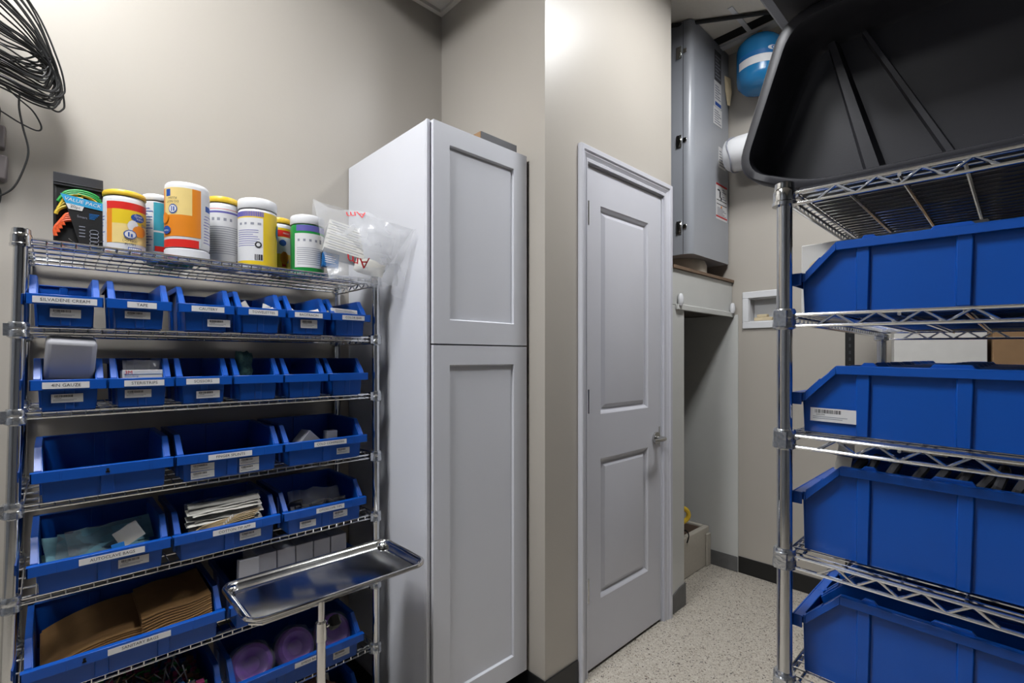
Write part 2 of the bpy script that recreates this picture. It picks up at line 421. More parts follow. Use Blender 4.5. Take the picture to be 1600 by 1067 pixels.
# ------------------------------------------------------------------ wire shelving
PR = .0127
def wire_shelf(mb, L, D, drop=.012, xo=0.0):
    """x from xo to L, y 0..D (post centre lines), top deck at z=0"""
    e = .016
    x0, x1 = xo + e, L - e
    rw, dw = .0032, .0019
    for y in (0, D):
        for z in (-rw, -drop - rw): mb.tube([(x0, y, z), (x1, y, z)], rw, 8)
    for x in (xo, L):
        for z in (-rw, -.020 - rw): mb.tube([(x, e, z), (x, D - e, z)], rw, 8)
        n = 4; pts = []
        a, b = .052, D - .052
        for k in range(2 * n + 1):
            pts.append((x, a + (b - a) * k / (2 * n), -rw if k % 2 else -.020 - rw))
        mb.tube(pts, .0030, 6)
    for y in (.02, D * .27, D * .5, D * .73, D - .02):
        mb.tube([(xo, y, -2 * rw - dw), (L, y, -2 * rw - dw)], .0028, 6)
    n = int((x1 - x0) / .0254)
    for k in range(n + 1):
        x = x0 + (x1 - x0) * k / n
        mb.tube([(x, -rw * .6, -drop - rw), (x, -rw * .4, -rw), (x, .006, -dw), (x, D - .006, -dw), (x, D + rw * .4, -rw), (x, D + rw * .6, -drop - rw)], dw, 5)

def collar(parent, x, y, z, top=False, r=.0185):
    m = MB()
    if top:
        m.lathe([(.0, .012), (.0135, .012), (.016, .010), (.0165, .0), (r - .001, -.001), (r, -.006), (r, -.022), (r + .0015, -.024), (r + .0015, -.030), (PR, -.030)], 24)
    else:
        m.lathe([(PR, .008), (r - .002, .008), (r, .004), (r, -.008), (r - .0012, -.010), (r, -.012), (r + .001, -.026), (PR, -.030)], 24)
        m.box(-r - .006, -r + .004, -.010, .010, -.024, .004)
    o = obj('collar', m, CHROMEP if top else CLEARC, parent, loc=(x, y, z))
    return o

def rack(name, label, u0, v0, L, D, zs, lean=0.0, tilt=0.0, ztop=1.6, pivot=None):
    t = thing(name, label, 'shelving rack', (u0, v0, 0))
    def xl(z): return -lean * (ztop - z)
    for (x, y) in ((0, 0), (L, 0), (L, D), (0, D)):
        lx = 1 if x == 0 else 0
        m = MB(); m.tube([(x + lx * xl(.04), y, .04), (x + lx * xl(ztop), y, ztop + .004)], PR, 24)
        p = obj('post', m, CHROMEP, t)
        m = MB(); m.lathe([(0, 0), (.018, 0), (.018, .008), (.007, .012), (.007, .045)], 16, 0, (x + lx * xl(0), y, 0))
        obj('foot', m, BLACKR, p)
    for i, z in enumerate(zs):
        m = MB(); wire_shelf(m, L, D, xo=xl(z))
        dz = 0 if pivot is None else -tilt * pivot
        s = obj('shelf', m, CHROME, t, loc=(0, 0, z + dz), rot=(tilt, 0, 0))
        for (x, y) in ((0, 0), (L, 0), (L, D), (0, D)):
            collar(s, x + (xl(z) if x == 0 else 0), y, (.006 if i == 0 else 0), top=(i == 0))
    return t

VL = 1.575; UL0 = -.050
ZL = [1.602, 1.398, 1.200, .988, .776, .540, .312, .100]
rack('wire_shelving_rack', 'tall chrome wire rack of small blue bins against the back wall', UL0, VL, .882, .322, ZL, lean=.0213, ztop=1.606)
ZR = [1.6245, 1.405, 1.188, .971, .746, .50, .27, .08]
TILT = .018
rack('wire_shelving_rack', 'chrome wire rack at the right with big blue bins and a black tote on top', .969, -.032, .889, .330, ZR, tilt=TILT, pivot=.330, ztop=1.63)

# ------------------------------------------------------------------ bins
BIN_CACHE = {}
def bin_meshes(w, d, h, hl, lh):
    so = .017; iw = w / 2 - so; iwb = iw - .004
    yt = .018 + (h - hl) * .98
    b = MB()
    yf, yfb = .013, .016
    # bottom, front, back
    b.hexa([(-iwb, yfb, 0), (iwb, yfb, 0), (iwb, d - .012, 0), (-iwb, d - .012, 0), (-iwb, yfb, .004), (iwb, yfb, .004), (iwb, d - .012, .004), (-iwb, d - .012, .004)])
    b.hexa([(-iwb, yfb, 0), (iwb, yfb, 0), (iwb, yfb + .003, 0), (-iwb, yfb + .003, 0), (-iw, yf, hl - .003), (iw, yf, hl - .003), (iw, yf + .003, hl - .003), (-iw, yf + .003, hl - .003)])
    b.hexa([(-iwb, d - .015, 0), (iwb, d - .015, 0), (iwb, d - .012, 0), (-iwb, d - .012, 0), (-iw, d - .008, h - .003), (iw, d - .008, h - .003), (iw, d - .005, h - .003), (-iw, d - .005, h - .003)])
    for s in (-1, 1):
        prof = [(yfb, 0), (yf, hl - .003), (.018, hl - .003), (yt, h - .003), (d - .006, h - .003), (d - .012, 0)]
        def xx(z, k): return s * ((iwb + (iw - iwb) * z / h) - .003 * k)
        A = [b.v((xx(z, 0), y, z)) for y, z in prof]; B = [b.v((xx(z, 1), y, z)) for y, z in prof]
        n = len(prof)
        b.face(A); b.face(B[::-1])
        for i in range(n): b.face([A[i], A[(i + 1) % n], B[(i + 1) % n], B[i]])
        for yc in ((.105, .232) if d > .3 else (.105, .215)):
            b.hexa([(s * (iwb - .001), yc - .010, .001), (s * (iwb - .001), yc + .010, .001), (s * (iwb + .006), yc + .008, .001), (s * (iwb + .006), yc - .008, .001),
                    (s * (iw - .001), yc - .011, h - .004), (s * (iw - .001), yc + .011, h - .004), (s * (iw + .006), yc + .009, h - .004), (s * (iw + .006), yc - .009, h - .004)])
    npil = 1 if w < .3 else 2
    for k in range(npil):
        xc = -iw + 2 * iw * (k + 1) / (npil + 1)
        pw = .008 if w < .2 else .012
        ph = .0015 if w < .2 else .0045
        b.hexa([(xc - pw, yfb - ph, .002), (xc + pw, yfb - ph, .002), (xc + pw + .002, yfb + .001, .002), (xc - pw - .002, yfb + .001, .002),
                (xc - pw, yf - ph, hl - .004), (xc + pw, yf - ph, hl - .004), (xc + pw + .002, yf + .001, hl - .004), (xc - pw - .002, yf + .001, hl - .004)])
        b.hexa([(xc - pw, d - .016, .002), (xc + pw, d - .016, .002), (xc + pw, d - .013, .002), (xc - pw, d - .013, .002),
                (xc - pw, d - .012, h - .004), (xc + pw, d - .012, h - .004), (xc + pw, d - .008, h - .004), (xc - pw, d - .008, h - .004)])
    r = MB()
    W = w / 2
    r.box(-W, W, 0, .003, hl - lh, hl); r.box(-W, W, .003, .017, hl - .003, hl)
    if w > .2:
        for xx_ in (-W * .62, W * .62): r.box(xx_ - .0012, xx_ + .0012, -.0008, .0, hl - lh, hl)
    for s in (-1, 1):
        WS = W - .006
        xi, xo_ = s * (iw - .002), s * WS
        path = [(.014, hl), (.020, hl), (yt, h), (d, h)]
        for (a, c) in zip(path, path[1:]):
            x0, x1 = min(xi, xo_), max(xi, xo_)
            r.hexa([(x0, a[0], a[1] - .003), (x1, a[0], a[1] - .003), (x1, c[0], c[1] - .003), (x0, c[0], c[1] - .003),
                    (x0, a[0], a[1]), (x1, a[0], a[1]), (x1, c[0], c[1]), (x0, c[0], c[1])])
            k0, k1 = (WS - .003, WS) if s > 0 else (-WS, -WS + .003)
            r.hexa([(k0, a[0], a[1] - .015), (k1, a[0], a[1] - .015), (k1, c[0], c[1] - .015), (k0, c[0], c[1] - .015),
                    (k0, a[0], a[1] - .001), (k1, a[0], a[1] - .001), (k1, c[0], c[1] - .001), (k0, c[0], c[1] - .001)])
        k0, k1 = (W - .003, W) if s > 0 else (-W, -W + .003)
        r.box(k0, k1, 0.0, .016, hl - lh, hl - .001)
        # step half way up the sloped flange
        ym, zm = (.020 + yt) / 2, (hl + h) / 2
        x0, x1 = min(xi, xo_), max(xi, xo_)
        r.hexa([(x0, .021, hl - .001), (x1, .021, hl - .001), (x1, ym, zm - .001), (x0, ym, zm - .001),
                (x0, .020, hl + .0016), (x1, .020, hl + .0016), (x1, ym - .001, zm + .0016), (x0, ym - .001, zm + .0016)])
        if d > .3:   # raised stacking tabs along the top edge
            for (ya, yb) in ((.10, .125), (.19, .245), (.30, .36)):
                x0, x1 = (iw - .002, iw + .004) if s > 0 else (-iw - .004, -iw + .002)
                r.hexa([(x0, ya, h - .001), (x1, ya, h - .001), (x1, yb, h - .001), (x0, yb, h - .001),
                        (x0, ya + .006, h + .006), (x1, ya + .006, h + .006), (x1, yb - .006, h + .006), (x0, yb - .006, h + .006)])
    r.box(-WS, WS, d - .012, d, h - .003, h); r.box(-WS, WS, d - .003, d, h - .015, h - .002)
    return b, r
def make_bin(w, d, h, hl, lh):
    k = (w, d, h, hl, lh)
    if k in BIN_CACHE:
        return copy_tree(BIN_CACHE[k])
    t = thing('stacking_bin', '', 'bin')
    b, r = bin_meshes(*k)
    obj('bin_body', b, BLUE, t, smooth=0.5, bevel=.0009)
    obj('rim', r, BLUE, t, smooth=0.5, bevel=.0008)
    BIN_CACHE[k] = t
    c = t
    return c

def strip_label(parent, txt, w, hl, lh, xc, sw, tsize=.0102):
    m = MB(); z0 = hl - lh / 2 - .001; hh = .0075
    m.box(-sw / 2, sw / 2, -.0005, 0, -hh, hh, 0)
    vs, _ = text_geo(txt, tsize, 'CENTER')
    tw = max(x for x, y in vs) - min(x for x, y in vs)
    k = min(1.0, (sw * .92) / tw)
    m.text(txt, tsize, lambda x, y: (x * k, -.0007, y), 1)
    o = obj('name_strip', m, [WHITE, INK], parent, loc=(xc, -.0004, z0), smooth=0); o['label'] = 'white name strip with printed lettering'
def barcode(mb, x0, x1, z0, z1, y, mi=1, n=26, rnd=None):
    rnd = rnd or random
    x = x0; q = (x1 - x0) / n
    while x < x1 - q:
        w = q * rnd.choice((.35, .5, .5, .9)); mb.box(x, x + w, y - .0002, y, z0, z1, mi); x += w + q * rnd.choice((.35, .5, .7))
def sticker(parent, xc, zc, w, h, y, num='1005394', rot=0.0, lines=2):
    m = MB(); m.box(-w / 2, w / 2, -.0006, 0, -h / 2, h / 2, 0)
    barcode(m, -w * .40, w * .20, h * .12, h * .40, -.0006)
    m.text(num, h * .17, lambda x, y: (x - w * .38, -.0008, y + h * .01), 1, 'LEFT')
    for k in range(lines): m.box(-w * .44, w * (.30 - .1 * k), -.0008, -.0006, -h * (.17 + .13 * k), -h * (.12 + .13 * k), 2)
    m.xform(Matrix.Rotation(rot, 4, 'Y'))
    o = obj('barcode_sticker', m, [WHITE, INK, GREYINK], parent, loc=(xc, y, zc), smooth=0); o['label'] = 'white barcode sticker'
    return o

LIPV = 1.545; BD = .290; BH = .122; BHL = .072; BLH = .024
def left_bin(u0, w, zi, label, strip=None, stickers=(), vo=0.0):
    t = make_bin(w, BD, BH, BHL, BLH)
    t.location = (u0 + w / 2, LIPV + vo, ZL[zi] + .001); t['label'] = label; t['group'] = 'blue stacking bins on the back rack'
    if strip:
        txt, xc, sw = strip
        STICK_LATER.append((t, txt, w, xc, sw))
    for s in stickers: STICK_LATER.append((t, s))
    return t
STICK_LATER = []
W1 = .1365; W3 = .272; W5 = .408
BINS = {}
# second shelf (small)
r1 = [(-.044, 'SILVADENE CREAM', 0, .112, [(0, .030, .054, .020)], 'small blue bin, leftmost on the upper bin shelf, with the longest white name strip'),
      (.0955, 'TAPE', .004, .060, [(-.004, .034, .052, .018)], 'small blue bin with a TAPE strip, second from left on the upper bin shelf'),
      (.243, 'CAUTERY', .002, .078, [(.030, .022, .056, .020)], 'small blue bin with a CAUTERY strip, third from left on the upper bin shelf'),
      (.3825, 'TOWELETTES', .004, .080, [], 'small blue bin with a TOWELETTES strip and a few white sachets inside'),
      (.523, 'BACITRACIN', -.004, .086, [(0, .032, .052, .026)], 'small blue bin with a BACITRACIN strip and a square barcode sticker'),
      (.6605, 'COLOR BAR', .006, .078, [], 'small blue bin at right end of the upper bin shelf, holding a leaflet box')]
for i, (u, txt, xc, sw, st, lb) in enumerate(r1):
    BINS[(1, i)] = left_bin(u, W1, 1, lb, (txt, xc, sw), st)
r2 = [(-.037, '4IN GAUZE', -.006, .082, [(-.004, .028, .056, .020)], 'small blue bin with a GAUZE strip and a tall gauze pack standing in it'),
      (.1005, 'STERISTRIPS', .004, .082, [(-.008, .032, .054, .020)], 'small blue bin with white cartons inside, second from left on the lower small-bin shelf'),
      (.237, 'SCISSORS', -.004, .078, [(.010, .022, .056, .020)], 'small empty blue bin with a SCISSORS strip'),
      (.3755, None, 0, 0, [], 'small unlabelled blue bin holding a dark green netting bag'),
      (.5135, None, 0, 0, [], 'small unlabelled empty blue bin, second from the right post on the lower small-bin shelf'),
      (.6515, None, 0, 0, [], 'small unlabelled empty blue bin right beside the right post')]
for i, (u, txt, xc, sw, st, lb) in enumerate(r2):
    BINS[(2, i)] = left_bin(u, W1, 2, lb, (txt, xc, sw) if txt else None, st)
r3 = [(-.036, None, 0, 0, [], 'wide empty blue bin without any label at the left end of the fourth shelf'),
      (.2385, 'FINGER SPLINTS', -.006, .110, [(-.072, .034, .056, .019), (-.072, .013, .056, .019), (.045, .034, .052, .019), (.045, .013, .052, .019)], 'wide blue bin with a FINGER SPLINTS strip and four barcode stickers'),
      (.513, 'COLD COMPRESSES', .008, .106, [(.055, .026, .044, .020)], 'wide blue bin with a COLD COMPRESSES strip and one barcode sticker')]
for i, (u, txt, xc, sw, st, lb) in enumerate(r3):
    BINS[(3, i)] = left_bin(u, W3, 3, lb, (txt, xc, sw) if txt else None, st)
r4 = [(-.042, 'AUTOCLAVE BAGS', .016, .126, [(.058, .030, .062, .021)], 'wide blue bin with an AUTOCLAVE BAGS strip and pale blue pouches'),
      (.2325, 'COTTON TIP APP', .010, .108, [(.054, .030, .056, .021)], 'wide blue bin with a COTTON TIP strip and bundles of paper sachets'),
      (.5105, 'OTOSCOPE TIPS', .010, .092, [(-.058, .022, .050, .021), (.048, .030, .048, .022)], 'wide blue bin with an OTOSCOPE TIPS strip and dark bagged parts')]
for i, (u, txt, xc, sw, st, lb) in enumerate(r4):
    BINS[(4, i)] = left_bin(u, W3, 4, lb, (txt, xc, sw), st)
BINS[(5, 0)] = left_bin(-.052, W5, 5, 'extra wide blue bin with a SANITARY BAGS strip and folded brown paper bags', ('SANITARY BAGS', .012, .128))
BINS[(5, 1)] = left_bin(.366, W5, 5, 'extra wide blue bin behind the steel tray, filled with grey cartons', None, [(.140, .030, .05, .022)])
BINS[(6, 0)] = left_bin(-.050, W5, 6, 'extra wide blue bin full of loose sticks under the brown paper bags')
BINS[(6, 1)] = left_bin(.366, W5, 6, 'extra wide blue bin with an EMESIS BAGS strip and purple rings inside', ('EMESIS BAGS', .022, .096), [(.128, .030, .056, .022)])
BINS[(7, 1)] = left_bin(.366, W5, 7, 'extra wide blue bin of brown packets at the very bottom beside the right post')

# right rack bins: front towards +y, so turned by 180 degrees
LIPR = .293; RBD = .375
def right_bin(u0, zi, h, hl, label):
    t = make_bin(.1365, RBD, h, hl, .022)
    t.location = (u0 + .1365 / 2, LIPR, ZR[zi] + .002 + TILT * (LIPR - .298)); t.rotation_euler = (-TILT, 0, PI)
    t['label'] = label; t['group'] = 'long blue bins on the right rack'
    return t
order = ['first', 'second', 'third', 'fourth', 'fifth', 'sixth']
RB = {}
rows = [(1, .122, .072, 'shelf under the black tote', 2), (2, .122, .072, 'eye-level shelf', 6), (3, .163, .108, 'upper shelf of deep bins', 2), (4, .163, .108, 'lower shelf of deep bins', 2)]
for zi, h, hl, where, n in rows:
    for k in range(n):
        if zi == 1 and k == 1: continue
        extra = ', with a barcode sticker' if (zi == 2 and k == 0) else ''
        RB[(zi, k)] = right_bin(.988 + k * .1385, zi, h, hl, 'long blue bin, %s from the left post, on the %s%s' % (order[k], where, extra))
RB[(5, 0)] = right_bin(.988, 5, .163, .108, 'long blue bin at the very bottom of the right rack, mostly out of view')
# deferred stickers (so copied trees do not carry each other's)
for it in STICK_LATER:
    if len(it) == 5: strip_label(it[0], it[1], it[2], BHL, BLH, it[3], it[4])
    else:
        t, (x, z, w, h) = it
        sticker(t, x, z, w, h, .0108 if t.location.z > 1.1 else .0122, num='10%05d' % random.randint(1000, 99999), rot=random.uniform(-.015, .015))
o = sticker(RB[(2, 0)], 0, 0, .071, .024, 0, num='1005394', lines=2)
o.rotation_euler = (0, 0, PI / 2); o.location = (.1365 / 2 - .017 + .0002, .062, .033)

# side barcode glimpses are left out; small key slots on wide lips
for k in ((3, 0), (5, 0)):
    m = MB(); m.box(-.0025, .0025, -.0006, .0, -.005, .005); m.box(-.004, .004, -.0006, 0, -.006, -.002)
    oo = obj('lip_slot', m, DARK, BINS[k], loc=((.0 if k[0] == 3 else -.095), -.0006, BHL - .012), smooth=0)

# ------------------------------------------------------------------ contents of the left bins
def bin_pos(k, x, y, z):
    t = BINS[k]; return (t.location.x + x, t.location.y + y, t.location.z + z)
def packet(name, w, h, d, mt, label, cat, loc, rot, group=None, puff=1.0, parts=None, seed=0, nx=6, nz=6, crumple=.0015):
    rnd = random.Random(seed); mb = MB()
    g = {}
    for side in (-1, 1):
        for i in range(nx + 1):
            for j in range(nz + 1):
                a, b = i / nx, j / nz
                t = (1 - (2 * a - 1) ** 4) * (1 - (2 * b - 1) ** 4)
                edge = (i in (0, nx) or j in (0, nz))
                if edge and side == 1: g[(1, i, j)] = g[(-1, i, j)]; continue
                yy = 0 if edge else side * d / 2 * t ** .6 + rnd.uniform(-1, 1) * crumple
                g[(side, i, j)] = mb.v(((a - .5) * w + (rnd.uniform(-1, 1) * crumple if not edge else 0), yy + (rnd.uniform(-1, 1) * crumple if edge else 0), b * h + rnd.uniform(-1, 1) * crumple))
        for i in range(nx):
            for j in range(nz):
                q = [g[(side, i, j)], g[(side, i + 1, j)], g[(side, i + 1, j + 1)], g[(side, i, j + 1)]]
                mb.face(q if side < 0 else q[::-1])
    o = obj(name, mb, mt, None, loc, rot, smooth=1.2)
    tag(o, label, cat, group)
    return o
def carton(name, w, h, d, mt, label, cat, loc, rot=(0, 0, 0), group=None, bevel=.0015):
    m = MB(); m.box(-w / 2, w / 2, 0, d, 0, h)
    o = obj(name, m, mt, None, loc, rot, smooth=0, bevel=bevel)
    return tag(o, label, cat, group)

# gauze pack
gp = thing('gauze_pack', 'grey-white gauze pack standing tall in the bin with the GAUZE strip', 'pack', bin_pos((2, 0), -.002, .050, .036), (.30, 0.05, .04))
m = MB()
m.box(-.046, .046, 0, .055, .030, .132); obj('pad_block', m, CARDG, gp, bevel=.010, bseg=3)
m = MB(); m.prism([(-.046, 0), (.048, .004), (.050, .034), (-.047, .029)], 'y', -.006, .05); obj('clear_wrapper', m, WRAPF, gp, bevel=.004)
carton('dressing_box', .090, .046, .10, CARDG, 'pale dressing box lying under the tall gauze pack', 'box', bin_pos((2, 0), 0, .05, .006))
# strips cartons
t = thing('strip_carton', 'small white carton with a red logo and a blue line behind the second name strip', 'carton', bin_pos((2, 1), .004, .030, .062), (-.05, 0, .01))
m = MB(); m.box(-.042, .042, 0, .06, 0, .030); obj('carton_body', m, CARDW, t, smooth=0, bevel=.001)
m = MB(); m.text('3M', .013, lambda x, y: (x - .038, -.0006, y + .0235), 0, 'LEFT'); o = obj('logo', m, REDINK, t, smooth=0); o['label'] = 'red logo lettering'
m = MB(); m.text('Steri-Strip', .007, lambda x, y: (x - .038, -.0006, y + .0145), 0, 'LEFT'); obj('lettering', m, BLUEINK, t, smooth=0)
m = MB(); m.box(-.038, .041, -.0006, 0, .0062, .0090); m.box(-.038, .041, -.0006, 0, .0185, .0192); o = obj('blue_line', m, SEABLUE, t, smooth=0)
packet('plastic_sachet', .082, .034, .02, WRAPF, 'clear wrapped sachet lying over the small white carton with the red logo', 'sachet', bin_pos((2, 1), .006, .055, .088), (-.5, 0, .03), seed=3)
# green netting
nb = packet('netting_bag', .05, .10, .05, NETTING, 'crumpled dark green netting bag standing in an unlabelled blue bin', 'bag', bin_pos((2, 3), -.020, .10, .045), (-.15, .12, .2), seed=5, crumple=.004)
# sachets in the towelettes and bacitracin bins
for (k, x, y, z, w, h, rx, ry, rz, lb) in (
        ((1, 3), .022, .045, .058, .026, .034, -.35, .35, .2, 'white sachet standing upright in the towelettes bin'),
        ((1, 3), .044, .035, .062, .022, .020, -.6, -.5, .3, 'small white sachet corner near the right side of the towelettes bin'),
        ((1, 3), -.015, .08, .058, .030, .040, -.2, -.5, .3, 'grey sachet leaning left of the upright one in the towelettes bin'),
        ((1, 4), -.044, .035, .060, .022, .024, -.5, .5, .1, 'white sachet corner at the left of the bacitracin bin'),
        ((1, 4), .032, .035, .062, .030, .022, -.5, -.3, -.1, 'white sachet corner at the right of the bacitracin bin')):
    packet('sachet', w, h, .004, PAPERW, lb, 'sachet', bin_pos(k, x, y, z), (rx, ry, rz), group='sachets in the upper bins', seed=int(x * 1e4) + 50, nx=3, nz=3, crumple=.0008)
t = thing('leaflet_box', 'white printed leaflet box in the bin at the right end of the upper bin shelf', 'box', bin_pos((1, 5), -.012, .022, .064), (-.25, .04, 0))
m = MB(); m.box(-.048, .044, 0, .05, 0, .026); obj('box_body', m, PAPERW, t, smooth=0, bevel=.001)
m = MB()
for k in range(6): m.box(-.034, .036 - .006 * (k % 3), -.0005, 0, .004 + k * .0034, .0052 + k * .0034)
obj('printed_lines', m, GREYINK, t, smooth=0)
# cold compresses
carton('cold_pack_box', .05, .05, .05, CARDG, 'grey carton corner poking up at the left of the cold compresses bin', 'box', bin_pos((3, 2), -.055, .045, .046), (0, .75, .2), bevel=.001)
carton('cold_pack_box', .036, .050, .03, CARDG, 'small grey carton standing in the middle of the cold compresses bin', 'box', bin_pos((3, 2), .035, .05, .040), (0, 0, .1), bevel=.001)
# autoclave pouches
for k in range(9):
    packet('autoclave_pouch', .16, .10, .003, POUCH if k % 3 else WRAPF, 'pale blue see-through autoclave pouch lying loose in the autoclave bin', 'pouch',
           bin_pos((4, 0), .006 + random.uniform(-.03, .025), .030 + k * .006, .029 + k * .0036), (-1.10 + random.uniform(-.18, .1), random.uniform(-.14, .10), random.uniform(-.12, .12)),
           group='autoclave pouches in the wide bin', seed=70 + k, crumple=.0035)
packet('sterile_card', .055, .045, .002, PAPERW, 'white paper corner standing up from the autoclave pouches', 'card', bin_pos((4, 0), .062, .05, .070), (-.4, -.5, .0), seed=91, nx=3, nz=3)
carton('pouch_clip', .026, .013, .002, SEABLUE, 'bright blue tab among the autoclave pouches', 'tab', bin_pos((4, 0), .028, .020, .068), (-.3, -.12, 0), bevel=.0005)
# cotton tip applicator sachets: stack of long paper sachets
for k in range(12):
    t = packet('applicator_sachet', .185 - .004 * (k % 3), .030, .006, PAPERW, 'long paper sachet of cotton tipped sticks stacked in the cotton tip bin', 'sachet',
               bin_pos((4, 1), .000 + random.uniform(-.008, .008), .030 + .004 * (k % 4), .058 + k * .0062), (-1.25 + random.uniform(-.1, .1), -.02 + random.uniform(-.03, .02), random.uniform(-.03, .03)),
               group='cotton tip sachets in the wide bin', seed=120 + k, nx=8, nz=3, crumple=.0016)
for k in range(5):
    m = MB(); m.tube([(-.08, 0, 0), (.08, 0, .004)], .0012, 6)
    m.lathe([(0, -.004), (.002, -.003), (.0026, .0), (.002, .006), (.0012, .008)], 8, 1)
    o = obj('cotton_stick', m, [STICKW, PAPERW], None, bin_pos((4, 1), -.012 + .006 * k, .022 + .002 * k, .070 + .004 * k), (0, -.05 - .01 * k, .03 * k))
    tag(o, 'bare wooden applicator stick showing between the paper sachets', 'stick', 'wooden sticks among the sachets')
packet('plastic_bag', .20, .075, .05, WRAPF, 'clear bag wrapped over the top of the cotton tip sachets', 'bag', bin_pos((4, 1), .008, .085, .062), (-.25, -.04, 0), seed=140, crumple=.004)
# otoscope bag
for k, (x, z, r) in enumerate(((-.06, .05, .5), (-.02, .045, -.3), (.03, .05, .7), (.06, .046, -.5), (0, .055, .1), (-.085, .06, -.6))):
    m = MB(); m.tube([(-.03, 0, 0), (0, 0, .006), (.03, 0, 0)], [.004, .007, .010], 10)
    o = obj('scope_tip', m, DARKIT, None, bin_pos((4, 2), x, .06 + .01 * (k % 2), z + .012), (0, r * .6, r))
    tag(o, 'dark plastic scope tip lying in the otoscope tips bin', 'scope tip', 'scope tips in the wide bin')
packet('plastic_bag', .17, .075, .04, WRAPF, 'clear bag over the dark scope tips in the otoscope bin', 'bag', bin_pos((4, 2), -.01, .055, .050), (-.7, .05, 0), seed=160, crumple=.005)
# sanitary bags: two stacks of brown paper bags
for k in range(9):
    def wav(x): return .010 * math.sin(x * 20) - .004 * math.sin(x * 47)
    m = MB(); n = 10
    top = [((-.078 + .156 * i / n), wav(-.078 + .156 * i / n) + .0026) for i in range(n + 1)]
    bot = [((-.078 + .156 * i / n), wav(-.078 + .156 * i / n) - .0006) for i in range(n + 1)][::-1]
    m.prism(top + bot, 'y', 0, .20)
    o = obj('paper_bag', m, PAPERB, None, bin_pos((5, 0), .098, .022 + .0025 * k, .054 + k * .0062), (.05, -.02 + .008 * k, .02 * (k % 2)), smooth=.9)
    tag(o, 'folded brown paper bag in the wavy right-hand stack of the sanitary bags bin', 'paper bag', 'brown bags, right stack')
for k in range(8):
    m = MB(); n = 10
    fz = lambda x: -.018 * (x / .11) ** 2 + .010 * x
    top = [((-.11 + .22 * i / n), fz(-.11 + .22 * i / n) + .0030) for i in range(n + 1)]
    bot = [((-.11 + .22 * i / n), fz(-.11 + .22 * i / n) - .0008) for i in range(n + 1)][::-1]
    m.prism(top + bot, 'y', 0, .20)
    o = obj('paper_bag', m, PAPERB, None, bin_pos((5, 0), -.065, .034 + .002 * k, .034 + k * .0048), (.10 + .002 * k, -.13 - .004 * k, -.02 * (k % 2)), smooth=.9)
    tag(o, 'folded brown paper bag in the bulging left-hand stack of the sanitary bags bin', 'paper bag', 'brown bags, left stack')
# grey cartons behind the tray
places = ['leftmost', 'second', 'third', 'fourth', 'rightmost']
for k in range(5):
    carton('grey_carton', .054, .172, .16, CARDG, 'pale grey carton, %s of the row lying behind the steel tray' % places[k], 'carton', bin_pos((5, 1), -.090 + k * .0565, .050, .012), (0, 0, .01 * (k % 2)), group='grey cartons in the bin behind the tray')
carton('grey_carton', .056, .176, .02, CARDG, 'pale grey carton standing upright in front of the row behind the steel tray', 'carton', bin_pos((5, 1), -.150, .026, .012), (-.03, .03, .05), group='grey cartons in the bin behind the tray')
# loose sticks with coloured wrappers
m = MB(); rnd = random.Random(4)
for k in range(420):
    x, y = rnd.uniform(-.165, .165), rnd.uniform(.025, .24)
    z = .074 + .03 * math.sin((x + .17) * 9) + rnd.uniform(-.01, .012); s = rnd.uniform(.006, .011)
    a = [rnd.uniform(-1, 1) for _ in range(3)]
    n0 = len(m.bm.verts)
    m.hexa([(x + dx * s * rnd.uniform(.5, 1), y + dy * s * rnd.uniform(.5, 1), z + dz * s * rnd.uniform(.5, 1)) for dz in (-1, 1) for (dx, dy) in ((-1, -1), (1, -1), (1, 1), (-1, 1))], rnd.choice((0, 0, 1, 2, 3, 4)))
o = obj('wrapper_scraps', m, [GREYD, PINKS, GREENS, BLUES, BROWNP], None, bin_pos((6, 0), 0, 0, 0), smooth=0)
tag(o, 'heap of tiny coloured wrapper ends under the loose sticks in the lower left bin', 'scraps', kind='stuff')
for k in range(46):
    L = rnd.uniform(.07, .11); m = MB(); m.tube([(0, 0, -L * .45), (0, 0, L * .55)], .0016, 6)
    o = obj('plastic_stick', m, STICKW if k % 4 == 0 else CARDG, None, bin_pos((6, 0), rnd.uniform(-.14, .13), rnd.uniform(.04, .18), .092 + rnd.uniform(0, .016)), (rnd.uniform(-1.1, 1.1), rnd.uniform(-1.1, 1.1), 0))
    tag(o, 'thin loose stick jumbled in the extra wide bin under the brown paper bags', 'stick', 'loose sticks in the lower left bin')
# purple rings in clear bags
for k, (x, lb) in enumerate(((-.125, 'purple plastic ring in clear wrap at the left of the emesis bag bin'), (.002, 'bright purple plastic ring in the middle of the emesis bag bin'), (.128, 'purple plastic ring behind the stand post in the emesis bag bin'))):
    t = thing('emesis_ring', lb, 'plastic ring', bin_pos((6, 1), x, .090, .064), (.95, (-.15, .12, .1)[k], 0), group='purple rings in the bin')
    m = MB(); m.lathe([(.0, .012), (.022, .014), (.030, .024), (.045, .030), (.056, .024), (.062, .010), (.060, -.004), (.048, -.012), (0, -.012)], 28); obj('ring', m, PURPLE, t)
    m = MB(); m.lathe([(.0, .026), (.02, .030), (.045, .038), (.062, .030), (.070, .010), (.066, -.01), (.03, -.016), (0, -.016)], 18)
    for v in m.bm.verts: v.co += Vector([rnd.uniform(-1, 1) * .004 for _ in range(3)])
    obj('wrapping', m, WRAPF, t, smooth=1.2)
